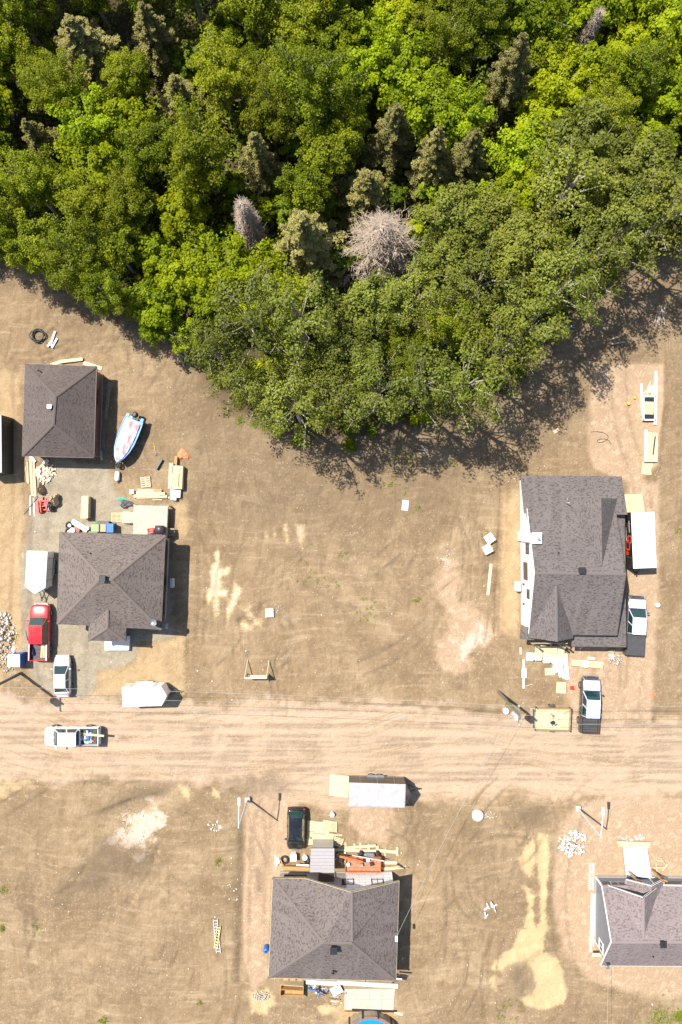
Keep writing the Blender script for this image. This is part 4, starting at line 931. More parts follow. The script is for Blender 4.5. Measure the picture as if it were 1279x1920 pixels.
# --- house at the bottom centre with house wrap on its street side
def house_wrap():
    h = 3.5; E = [P(511, 1646, h), P(749, 1652, h), P(743, 1840, h), P(503, 1834, h)]
    c = sum(E, Vector()) / 4; e = emp('house', (c.x, c.y, 0), 0, 'unfinished hip-roofed house with white house wrap and orange trailer in front', 'house')
    H = 5.85; r0, r1 = P(606, 1768, H), P(660, 1769, H)
    gl, gr = P(573, 1647, h), E[1]; pk = Vector(((gl.x + gr.x) / 2, (gl.y + gr.y) / 2, 5.7)); pk.x = P(660, 1670, 5.6).x
    up = Vector((0, 0, .025))
    roof(e, [E[0], gl, r0, r1, E[1], E[2], E[3]], [(0, 1, 2), (4, 5, 3), (5, 6, 2, 3), (6, 0, 2)], m_sh_a)
    gk = Vector((pk.x, r1.y + .1, 5.72))
    roof(e, [gl + up, pk + up, gr + up, gk + up, r0 + up * 2], [(0, 1, 3, 4), (1, 2, 3)], m_sh_a, name='front_gable', thick=.12)
    ridge(e, [(E[0], r0), (E[2], r1), (E[3], r0), (r0, r1), (pk + up, gk + up)], m_sh_a)
    fascia(e, [(E[0], gl), (gl + up, pk + up), (pk + up, gr + up), (E[1], E[2]), (E[2], E[3]), (E[3], E[0])], m_wood, .2)
    Wl = inset([(p.x, p.y) for p in E], .5); yn = P(0, 1633).y
    Wl[0].y = yn; Wl[1].y = yn
    wallring(e, Wl, h - .1, m_wlgrey, z0=.35)
    wx0 = P(652, 0).x * 1.0; wx0 = P(649, 1640, 1).x
    MB().box(((wx0 + Wl[1].x) / 2, yn + .04, 1.95), (Wl[1].x - wx0, .07, 3.2)).build('house_wrap', m_wrap, e)
    ga = Vector((gl.x + .6, yn + .05, h - .15)); gb = Vector((Wl[1].x, yn + .05, h - .15)); gable(e, gb, ga, Vector((pk.x, yn + .05, pk.z - .5)), m_wrap)
    a, b = Vector((Wl[1].x, yn, 0)), Vector((Wl[0].x, yn, 0)); L_ = (a - b).length
    for px in (652.5, 708):
        opening(e, a, b, a.x - P(px, 1650, 2.2).x, 2.2, 1.15, .9, m_black, mull=1)
    opening(e, a, b, a.x - P(553, 1643, 1.6).x, 1.6, 2.2, 1.3, m_black, mull=1); opening(e, a, b, a.x - P(612, 1643, 1.3).x, 1.4, 1.7, 1.9, m_wlgrey, 'front_door', m_wbrown, 0)
    opening(e, Wl[2], Wl[1], 3.5, 1.9, 1.4, 1.1, m_white); opening(e, Wl[0], Wl[3], 4, 1.9, 1.4, 1.1, m_white)
    opening(e, Wl[3], Wl[2], 7.0, 1.45, 1.9, 2.1, m_white, 'patio_door', None, 1)
    roofvent(e, P(626, 1777, 5.75), .68); v = P(625, 1820, 4.2); mb = MB(); mb.tube([v, v + Vector((0, 0, .35))], .07, 8); mb.box(v + Vector((0, 0, .38)), (.35, .1, .06)); mb.box(v + Vector((0, 0, .38)), (.1, .35, .06)); mb.build('vent_pipe', m_black, e)
    # service mast with cable head at the right eave
    mp = P(741, 1748, 3.8); MB().tube([(mp.x, mp.y, 2.4), (mp.x, mp.y, 4.7)], .035, 6).build('service_mast', m_steel, e)
    MB().box((mp.x + .05, mp.y - .05, 4.75), (.25, .55, .15), b=.03).build('cable_head', m_white, e)
    return Vector((mp.x, mp.y, 4.75))
MAST1 = house_wrap()

# --- blue-grey house cut by the right edge
def house_blue():
    e = emp('house', (31, -42, 0), 0, 'blue-grey sided house with mauve roof and white trim at bottom right corner', 'house')
    ze, zr = 3.05, 5.4; xl = 25.98; xr = 38.5
    yn, ys_ = P(0, 1660, ze).y, P(0, 1811, ze).y; yr = (yn + ys_) / 2 - .2
    main = [Vector((xl, yn, ze)), Vector((xr, yn - .1, ze)), Vector((xr, yr, zr)), Vector((xr, ys_ - .1, ze)), Vector((xl - .1, ys_, ze)), Vector((xl + .02, yr, zr))]
    roof(e, main, [(0, 1, 2, 5), (5, 2, 3, 4)], m_sh_b); ridge(e, [(main[5], main[2])], m_sh_b)
    up = Vector((0, 0, .03))
    xg = P(1205, 0, 5.0).x; zg = 5.2; sl_ = (zr - ze) / (yn - yr); yv = yr + (zr - zg) / sl_
    xgl, xgr = xl + .6, 2 * xg - xl - .6
    cg = [Vector((xgl, yn + .02, ze)), Vector((xg, yn + .02, zg)), Vector((xgr, yn + .02, ze)), Vector((xg, yv, zg + .02))]
    roof(e, [v + up for v in cg], [(0, 1, 3), (1, 2, 3)], m_sh_b, name='front_gable', thick=.1); ridge(e, [(cg[1] + up, cg[3] + up)], m_sh_b)
    xp = P(1222, 0, 4.0).x; zp = 3.95; yp = P(0, 1648, 2.75).y; hw = P(1222, 0, 3.2).x - P(1184, 0, 3.2).x
    pg = [Vector((xp - hw, yp, 2.75)), Vector((xp, yp, zp)), Vector((xp + hw * .75, yp, 2.95)), Vector((xp + hw * .75, yn - .6, 2.95)), Vector((xp, yn - 1.6, zp)), Vector((xp - hw, yn - .3, 2.75))]
    roof(e, [v + up * 2 for v in pg], [(0, 1, 4, 5), (1, 2, 3, 4)], m_sh_b, name='porch_roof', thick=.1)
    fascia(e, [(main[5], main[0]), (main[4], main[5]), (cg[1] + up, cg[0] + up), (cg[2] + up, cg[1] + up), (main[1], Vector((xp + hw * .75 + .1, yn, ze))), (pg[1] + up * 2, pg[0] + up * 2), (pg[2] + up * 2, pg[1] + up * 2), (pg[0] + up * 2, pg[5] + up * 2), (main[4], main[3])], m_white, .17, -.05)
    Wl = [(P(1115, 0).x, P(0, 1641).y), (xr - .5, P(0, 1641).y - .1), (xr - .5, ys_ + .5), (P(1115, 0).x - .05, ys_ + .5)]
    Wl = [Vector(p) for p in Wl]; wallring(e, Wl, ze - .08, m_wgrey, z0=.45)
    gable(e, Vector((Wl[0].x, Wl[0].y, ze - .1)), Vector((Wl[3].x, Wl[3].y, ze - .1)), Vector((Wl[0].x, yr, zr - .5)), m_wgrey)
    gable(e, Vector((xgr - .5, Wl[0].y + .02, ze - .1)), Vector((xgl + .5, Wl[0].y + .02, ze - .1)), Vector((xg, Wl[0].y + .02, zg - .3)), m_wgrey)
    a, b = Wl[1], Wl[0]
    opening(e, a, b, (a - b).length - 2.1, 2.05, 2.1, 1.2, m_white, mull=2, label='triple window with white frame'); opening(e, a, b, (a - b).length - 8.8, 2.05, 1.0, 1.0, m_white, mull=0)
    opening(e, Wl[0], Wl[3], 6.1, 2.0, 1.0, .9, m_white, mull=1)
    opening(e, a, b, (a - b).length - 5.9, 1.5, 1.0, 2.05, m_white, 'front_door', m_wgrey, 0)
    for x in (P(1182, 1640, 1).x, P(1229, 1640, 1).x):
        MB().box((x, yp - .35, 1.6), (.16, .16, 2.5)).build('porch_post', m_cedar, e)
        MB().box((x + .25, yp - .35, 2.35), (.7, .1, .1), ry=R(-45)).build('porch_brace', m_cedar, e)
    roofvent(e, P(1240, 1766, 5.2), .62); pipevent(e, P(1223, 1791, 3.95), .35)
    # corner boards, downspout
    MB().box((Wl[0].x - .02, Wl[0].y + .02, 1.7), (.14, .14, 2.6)).build('corner_board', m_white, e)
    MB().tube([(Wl[3].x - .06, Wl[3].y + .3, .3), (Wl[3].x - .06, Wl[3].y + .3, 2.8), (Wl[3].x + .0, ys_ + .1, 2.95)], .05, 6).build('downspout', m_white, e)
    mp = P(1133, 1800, 3.3); MB().tube([(mp.x, mp.y, 2.0), (mp.x, mp.y, 4.4)], .04, 6).build('service_mast', m_steel, e); MB().box((mp.x - .12, mp.y + .05, 4.45), (.34, .3, .24), b=.05).build('cable_head', m_steel, e)
    MB().box((mp.x + .5, ys_ - .3, .9), (1.6, .35, .08)).build('shelf_board', m_wood, e)
    # white porch slab on blocks
    c = P(1197, 1615, .6); d = emp('porch_slab', (c.x, c.y, 0), 0, 'bright white porch slab in front of the blue-grey house', 'porch')
    q = [P(1169, 1589, .6), P(1213, 1589, .6), P(1222, 1645, .6), P(1175, 1645, .6)]
    MB().quadslab(q[3], q[2], q[1], q[0], .14).build('slab', m_white, d)
    for k in range(9): pz = q[1].lerp(q[2], (k + .5) / 9); MB().box((pz.x - .12, pz.y, .2), (.18, .2, .5)).build('support_block', m_conc, d)
    for k in range(9): pz = q[0].lerp(q[3], (k + .5) / 9); MB().box((pz.x + .12, pz.y, .2), (.18, .2, .5)).build('support_block', m_conc, d)
    return Vector((mp.x, mp.y, 4.4))
MAST2 = house_blue()
# ------------------------------------------------------------------ vehicles (local: +y forward, x right)
def paint(name, rgb, metal=.0): return M('paint_' + name, rgb, .28, metal, var=.07, scale=1.2, coat=.6, dirt=.2)
m_lampg = M('head_lamp', (.75, .76, .78), .1, .2, var=.03); m_lampr = M('tail_lamp', (.38, .015, .015), .2, var=.05)
m_chrome = M('chrome', (.62, .63, .64), .14, .95, var=.03); m_trim = M('grey_trim', (.055, .052, .052), .55, var=.15)
def ring(y, hw, zb, zt, rnd=.10):
    pts = [(-hw * .90, zb), (-hw * .985, zb + .12), (-hw, (zb + zt) / 2), (-hw * .975, zt - rnd * 1.3), (-hw * .92, zt - rnd * .45), (-hw * .80, zt - rnd * .08), (-hw * .4, zt + .012), (0, zt + .02)]
    pts += [(-x, z) for x, z in reversed(pts[:-1])]
    return [Vector((x, y, z)) for x, z in pts]
def wheel(e, x, y, r, wd, sd):
    t = MB(); c = []
    prof = [(-wd / 2, r * .72), (-wd / 2, r * .95), (-wd * .38, r), (wd * .38, r), (wd / 2, r * .95), (wd / 2, r * .72)]
    rings = [[Vector((x + a, y + math.cos(q) * b, r + math.sin(q) * b)) for q in [6.283 * k / 20 for k in range(20)]] for a, b in prof]
    w_ = emp_child('wheel', e)
    t.loft(rings, False).build('tyre', m_rub, w_, False, True)
    MB().tube([(x - sd * wd * .1, y, r), (x + sd * wd * .42, y, r)], [r * .74, r * .66], 16).build('rim', m_steel, w_, False)
def emp_child(name, parent):
    o = bpy.data.objects.new(name, None); o.empty_display_size = .1; col.objects.link(o); o.parent = parent; OFF[o.name] = OFF.get(parent.name, Vector()); return o
def car(name, label, cat, c, nose, L, Wd, st, zs, pm, lower=None, bed=None, group='vehicles on the building site', cover=None, lampy=True):
    """c: ground centre pixel, nose: unit image direction of the front, st: stations (windscreen base, windscreen top, rear glass top, rear glass base) in metres from the centre"""
    p = P(c[0], c[1]); rz = math.atan2(-nose[1], nose[0]) - math.pi / 2
    e = emp(name, (p.x, p.y, gz(p.x, p.y) + .01), rz, label, cat, group)
    hw = Wd / 2; f = L / 2; wb, wt, rt, rb = st; zh, zbelt, zr = zs; low = lower or pm
    back = -f if bed is None else rb - .02
    secs = [ring(f, hw * .70, .42, zh - .30, .08), ring(f - .06, hw * .84, .36, zh - .16, .1), ring(f - .22, hw * .93, .32, zh - .07, .1), ring(f - .55, hw * .98, .30, zh - .02), ring((f + wb) / 2 - .1, hw, .29, zh + .03), ring(wb + .05, hw, .29, zbelt - .03), ring((wb + rb) / 2, hw, .29, zbelt), ring(rb + .02 if bed is None else rb + .1, hw, .29, zbelt)]
    if bed is None: secs += [ring(rb - .1, hw * .99, .30, zbelt - .02), ring(-f + .35, hw * .96, .32, zbelt - .06, .1), ring(-f + .12, hw * .90, .36, zbelt - .14, .1), ring(-f, hw * .76, .42, zbelt - .30, .08)]
    else: secs += [ring(rb, hw, .29, zbelt)]
    secs = [list(reversed(r_)) for r_ in secs]
    MB().loft(secs).build('body', low, e, False, True)
    # hood panel, for bodies whose upper panels have sky reflection painted in
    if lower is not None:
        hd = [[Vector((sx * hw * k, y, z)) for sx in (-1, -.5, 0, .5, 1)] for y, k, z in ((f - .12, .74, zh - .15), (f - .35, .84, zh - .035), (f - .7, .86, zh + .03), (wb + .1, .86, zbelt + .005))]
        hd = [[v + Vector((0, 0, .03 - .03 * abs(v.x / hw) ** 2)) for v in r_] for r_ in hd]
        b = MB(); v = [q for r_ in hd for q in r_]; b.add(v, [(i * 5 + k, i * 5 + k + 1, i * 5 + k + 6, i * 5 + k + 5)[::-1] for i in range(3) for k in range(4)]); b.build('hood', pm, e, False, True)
    # cabin
    b0 = hw * .90; t0 = hw * .70
    bot = [Vector((-b0, wb, zbelt - .05)), Vector((b0, wb, zbelt - .05)), Vector((b0, rb, zbelt - .05)), Vector((-b0, rb, zbelt - .05))]
    top = [Vector((-t0, wt, zr)), Vector((t0, wt, zr)), Vector((t0, rt, zr)), Vector((-t0, rt, zr))]
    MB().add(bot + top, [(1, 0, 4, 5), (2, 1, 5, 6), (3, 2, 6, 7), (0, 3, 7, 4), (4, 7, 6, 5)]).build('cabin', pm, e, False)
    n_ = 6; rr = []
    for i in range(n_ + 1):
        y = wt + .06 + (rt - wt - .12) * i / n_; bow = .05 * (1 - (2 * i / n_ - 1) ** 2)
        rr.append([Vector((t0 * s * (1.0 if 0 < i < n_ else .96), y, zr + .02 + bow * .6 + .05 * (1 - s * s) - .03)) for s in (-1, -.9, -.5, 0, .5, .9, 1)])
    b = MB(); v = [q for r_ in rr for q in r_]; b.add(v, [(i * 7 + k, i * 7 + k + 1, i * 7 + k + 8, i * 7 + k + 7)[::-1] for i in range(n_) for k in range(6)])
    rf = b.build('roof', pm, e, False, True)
    if cat == 'pickup':
        for s in (-.55, -.2, .2, .55): MB().box((t0 * s, (wt + rt) / 2, zr + .055 + .02 * (1 - s * s)), (.07, abs(wt - rt) * .82, .02), b=.008).build('roof_rib', pm, rf, False)
    def pane(nm, q, ins, push):
        q = [Vector(a) for a in q]; ce = sum(q, Vector()) / 4; nn = (q[1] - q[0]).cross(q[3] - q[0]).normalized()
        if nn.dot(ce - Vector((0, ce.y * .3, zr * .5))) < 0: nn = -nn
        q = [a.lerp(ce, ins) + nn * push for a in q]
        MB().add(q, [(0, 1, 2, 3)]).build(nm, m_cglass, e, False)
    pane('windshield', [bot[0], bot[1], top[1], top[0]], .07, .012); pane('rear_window', [bot[3], bot[2], top[2], top[3]], .1, .012)
    for s in (0, 1):
        A0, A1 = (bot[1], bot[2]) if s else (bot[0], bot[3]); B0, B1 = (top[1], top[2]) if s else (top[0], top[3])
        nwin = 2 if abs(wb - rb) > 1.9 else 1
        for k in range(nwin):
            u0, u1 = k / nwin, (k + 1) / nwin
            pane('side_window', [A0.lerp(A1, u0), A0.lerp(A1, u1), B0.lerp(B1, u1), B0.lerp(B1, u0)], .12, .012)
    # running gear and trim
    wr = .37 if cat != 'car' else .32
    for sx in (-1, 1):
        for y in (f - .95, -f + (1.15 if bed else .95)): wheel(e, sx * (hw - .09), y, wr, .24, sx)
        MB().box((sx * hw * .66, f - .16, zh - .27), (hw * .38, .2, .16), b=.04).build('headlight', m_lampg, e, False)
        MB().box((sx * hw * .86, -f + .05, zbelt - .28), (hw * .2, .12, .28), b=.03).build('taillight', m_lampr, e, False)
        MB().box((sx * (hw + .10), wb - .32, zbelt + .06), (.22, .12, .16), b=.03).build('mirror', pm if lower is None else low, e, False)
    for sx in (-1, 1):
        for yy in ((wb + rb) / 2, rb + .25):
            MB().box((sx * (hw * .997), yy, (zbelt + .4) / 2 + .05), (.014, .022, zbelt - .5)).build('door_seam', m_black, e, False)
            MB().box((sx * (hw + .008), yy + .18, zbelt - .18), (.03, .16, .035), b=.008).build('door_handle', m_chrome, e, False)
        MB().box((sx * hw * .3, wb + .03, zbelt + .02), (hw * .5, .025, .02), sx * .08).build('wiper', m_black, e, False)
        MB().box((sx * hw * .70, (f + wb) / 2, zh + .035), (.018, f - wb - .35, .012)).build('hood_crease', m_trim, e, False)
    MB().tube([(hw * .45, wb + .25, zh), (hw * .5, wb + .2, zh + .7)], .008, 4).build('antenna', m_black, e, False)
    MB().box((0, f + .02, .52), (hw * 1.62, .16, .22), b=.06).build('front_bumper', m_chrome if cat == 'pickup' else low, e, False)
    MB().box((0, -f - .0, .55), (hw * 1.7, .16, .2), b=.06).build('rear_bumper', m_chrome if cat == 'pickup' else low, e, False)
    MB().box((0, f - .015, zh - .36), (hw * .9, .1, .22), b=.03).build('grille', m_dsteel, e, False)
    if bed:
        y0, y1 = rb - .04, -f + .03; zb = zbelt + .04
        for sx in (-1, 1):
            rg = []
            for y in (y0, y0 - .1, y1 + .2, y1): rg.append([Vector((sx * hw * a, y, z)) for a, z in ((.86, .75), (.97, .40), (1.0, .75), (.985, zb - .1), (.95, zb), (.86, zb))])
            if sx > 0: rg = [list(reversed(r_)) for r_ in rg]
            MB().loft(rg).build('bed_side', low, e, False)
            MB().box((sx * hw * .905, (y0 + y1) / 2, zb + .012), (.10, y0 - y1 - .05, .03), b=.01).build('bed_rail', m_white if bed == 'white' else m_trim, e, False)
        MB().box((0, (y0 + y1) / 2, .72), (hw * 1.72, y0 - y1, .06)).build('bed_floor', m_trim, e, False)
        MB().box((0, y0 - .04, zb - .24), (hw * 1.72, .06, .5)).build('bed_front', low, e, False)
        MB().box((0, y1 + .01, zb - .24), (hw * 1.72, .07, .52), b=.02).build('tailgate', low, e, False)
        if cover: 
            MB().box((0, (y0 + y1) / 2, zb + .03), (hw * 1.80, y0 - y1 + .02, .06), b=.02).build('bed_cover', cover, e, False)
        else:
            for k in range(4): MB().box((0, y0 + (y1 - y0) * (k + .7) / 4.4, .765), (hw * 1.5, .06, .03)).build('bed_rib', m_dsteel, e, False)
    return e
pr = paint('red', (.50, .012, .018)); pw_ = paint('white', (.80, .80, .79)); ps = paint('silver', (.55, .555, .60), .25); pk = paint('black', (.008, .009, .014)); pg = paint('charcoal', (.075, .068, .068), .3); psl = paint('champagne', (.66, .63, .62), .15); psky = paint('sky_sheen', (.60, .62, .70), .1)  # the last paint puts sky reflection into the charcoal pickups' hood, cabin and roof
pkst = (1.55, .85, -.95, -1.02); pkz = (1.06, 1.16, 1.86)
red = car('pickup_truck', 'red pickup truck with boards in its bed beside the hip-roofed left house', 'pickup', (81, 1183), (.02, -1), 5.75, 1.98, pkst, pkz, pr, bed='white')
car('pickup_truck', 'white pickup truck loaded with scrap wood standing on the dirt road', 'pickup', (141, 1376), (-1, .0), 5.65, 1.95, (1.75, 1.0, -.72, -.8), pkz, pw_, bed='dark')
car('pickup_truck', 'charcoal pickup with painted sky sheen and open bed beside the open wooden trailer', 'pickup', (1101, 1318), (.05, -1), 5.7, 1.98, (1.5, .75, -1.0, -1.06), pkz, psky, lower=pg, bed='dark')
car('pickup_truck', 'charcoal pickup with painted sky sheen and closed bed cover against the white-walled house', 'pickup', (1185, 1171), (.06, -1), 6.0, 2.0, (1.75, .95, -.68, -.75), pkz, psky, lower=pg, bed='dark', cover=m_trim)
car('sedan_car', 'silver sedan parked below the red pickup by the roadside', 'car', (122, 1265), (-.01, -1), 4.15, 1.68, (1.15, .32, -1.0, -1.62), (.86, .96, 1.40), psl)
car('suv_car', 'glossy black car parked by plywood sheets below the road', 'car', (556, 1548), (-.02, 1), 4.15, 1.85, (1.2, .62, -1.45, -1.95), (1.0, 1.08, 1.62), pk)

# ------------------------------------------------------------------ enclosed cargo trailers, boat, open trailer
def trailer(label, c, nose, L, Wd, Hh, pm, roofm, vn=.7, side=None, ramp=None, name='cargo_trailer', dark=None, vent=True, vnroof=True):
    """box trailer; c ground centre of the box, nose unit image direction of the tongue"""
    p = P(c[0], c[1]); rz = math.atan2(-nose[1], nose[0]) - math.pi / 2
    e = emp(name, (p.x, p.y, gz(p.x, p.y)), rz, label, 'trailer', 'trailers on the building site')
    f = L / 2; hw = Wd / 2; z0 = .5
    poly = [(-hw, -f), (hw, -f), (hw, f), (0, f + vn), (-hw, f)] if vn > .05 else [(-hw, -f), (hw, -f), (hw, f), (-hw, f)]
    MB().prism(poly, z0, Hh).build('body', pm, e, False)
    k = 1.012; poly = poly if vnroof else [(-hw, -f), (hw, -f), (hw, f), (-hw, f)]; rp = [(x * k, y * k) for x, y in poly]; rc = [(x * .9, y * .96) for x, y in poly]; n = len(poly)
    b = MB(); v = [Vector((x, y, Hh + .004)) for x, y in rp] + [Vector((x, y, Hh + .05)) for x, y in rp] + [Vector((x, y, Hh + .09)) for x, y in rc]
    fs = [(i, (i + 1) % n, n + (i + 1) % n, n + i) for i in range(n)] + [(n + i, n + (i + 1) % n, 2 * n + (i + 1) % n, 2 * n + i) for i in range(n)] + [tuple(range(2 * n, 3 * n)), tuple(range(n - 1, -1, -1))]
    rf = b.add(v, fs).build('roof', roofm, e, False)
    for k in range(5): MB().box((0, -f + L * (k + .5) / 5, Hh + .094), (Wd * .9, .035, .014)).build('roof_seam', m_pipe, rf, False)
    if vent: MB().box((.0, -.1, Hh + .12), (.34, .34, .08), b=.02).build('roof_vent', m_pipe, rf, False)
    for sx in (-1, 1):
        for y in (-.55, .3): wheel(e, sx * (hw - .02), y, .33, .2, sx)
        MB().box((sx * (hw + .09), -.12, .76), (.22, 1.8, .05), b=.02).build('fender', m_steel, e, False)
        MB().tube([(sx * .55, f + .05, .5), (0, f + vn + .75, .5)], .045, 5).build('tongue_bar', m_dsteel, e, False)
        MB().box((sx * (hw + .004), 0, z0 + .1), (.012, L - .1, .18)).build('lower_trim', m_steel, e, False)
        for k in (-.62, 0, .62): MB().box((sx * (hw + .006), k * f, (z0 + Hh) / 2), (.012, .05, Hh - z0 - .1)).build('side_seam', m_steel, e, False)
    MB().tube([(0, f + vn + .6, .15), (0, f + vn + .6, .8)], .04, 8).build('jack', m_dsteel, e, False); MB().box((0, f + vn + .82, .52), (.14, .3, .12), b=.03).build('hitch_coupler', m_dsteel, e, False)
    MB().box((0, -f - .012, (z0 + Hh) / 2), (Wd - .14, .03, Hh - z0 - .12)).build('rear_door', pm if ramp is None else m_black, e, False)
    if ramp:
        MB().quadslab((-hw * .95, -f - .03, z0), (-hw * .95, -f - ramp, .06), (hw * .95, -f - ramp, .06), (hw * .95, -f - .03, z0), -.06).build('ramp', m_wood2, e, False)
    return e
ptw = paint('trailer_white', (.80, .80, .79)); ptk = paint('trailer_black', (.022, .019, .017)); m_rw = M('trailer_roof_white', (.68, .68, .67), .5, var=.1, scale=1.5, dirt=.22); m_rg = M('trailer_roof_grey', (.36, .345, .35), .6, var=.2, scale=1.6, dirt=.35)
t1 = trailer('white v-nose cargo trailer left of the hip-roofed house above the red pickup', (86, 1064), (-.06, 1), 3.55, 2.05, 2.2, ptw, m_rw, .7)
t2 = trailer('white v-nose cargo trailer parked along the roadside below the left house', (278, 1295), (1, -.03), 3.9, 1.95, 2.25, ptw, m_rw, .55)
t3 = trailer('white-roofed black trailer with red graphics beside the white-walled house', (1187, 1011), (.04, 1), 5.55, 2.3, 2.5, ptk, m_rw, 0, ramp=1.9)
t4 = trailer('dull grey-roofed dark cargo trailer with plywood ramp below the road', (705, 1473), (1, .03), 5.6, 2.35, 2.4, ptk, m_rg, .75, ramp=2.0, vnroof=False)
# lettering and red hexagon emblem on the dark side of trailer three (its photo-left side)
def strip_ring(y0, y1, z0, z1, t, c):
    o = [(y0 + c, z0), (y1 - c, z0), (y1, z0 + c), (y1, z1 - c), (y1 - c, z1), (y0 + c, z1), (y0, z1 - c), (y0, z0 + c)]
    q = 1 - 2 * t / (y1 - y0); r_ = 1 - 2 * t / (z1 - z0); cy, cz = (y0 + y1) / 2, (z0 + z1) / 2
    i_ = [(cy + (a - cy) * q, cz + (b - cz) * r_) for a, b in o]; return o, i_
xs_ = 1.15 + .018
def flat(e, o, i_, m, nm):
    n = len(o); V = [Vector((xs_, a, b)) for a, b in o + i_]; V += [v + Vector((.006, 0, 0)) for v in V]
    fs = []
    for k in range(n):
        j = (k + 1) % n; fs += [(2 * n + k, 2 * n + j, 3 * n + j, 3 * n + k), (k, j, 2 * n + j, 2 * n + k), (n + k, 3 * n + k, 3 * n + j, n + j)]
    MB().add(V, fs).build(nm, m, e, False)
m_dred = M('decal_red', (.80, .07, .03), .5, var=.05); m_dwh = M('decal_white', (.75, .74, .72), .5, var=.05)
flat(t3, *strip_ring(.05, 1.05, .95, 1.95, .17, .2), m_dred, 'emblem_ring'); flat(t3, *strip_ring(-.52, .3, 1.5, 2.42, .16, .16), m_dred, 'emblem_ring')
for y, z, a, b in ((1.22, 1.15, .16, .45), (1.45, 1.15, .16, .45), (1.33, 1.15, .12, .14), (1.33, 1.55, .28, .12)): MB().box((xs_ + .003, y, z), (.006, a, b)).build('decal_letter', m_dred, t3, False)
for k in range(14): MB().box((xs_ + .003, -1.95 + k * .085, 1.95), (.006, .055, .16)).build('decal_letter', m_dwh, t3, False)
for k in range(10): MB().box((xs_ + .003, -1.85 + k * .07, 1.68), (.006, .045, .07)).build('decal_letter', m_dred, t3, False)
MB().box((xs_ + .003, -.55, 1.15), (.006, 1.5, .12)).build('decal_stripe', m_dwh, t3, False)

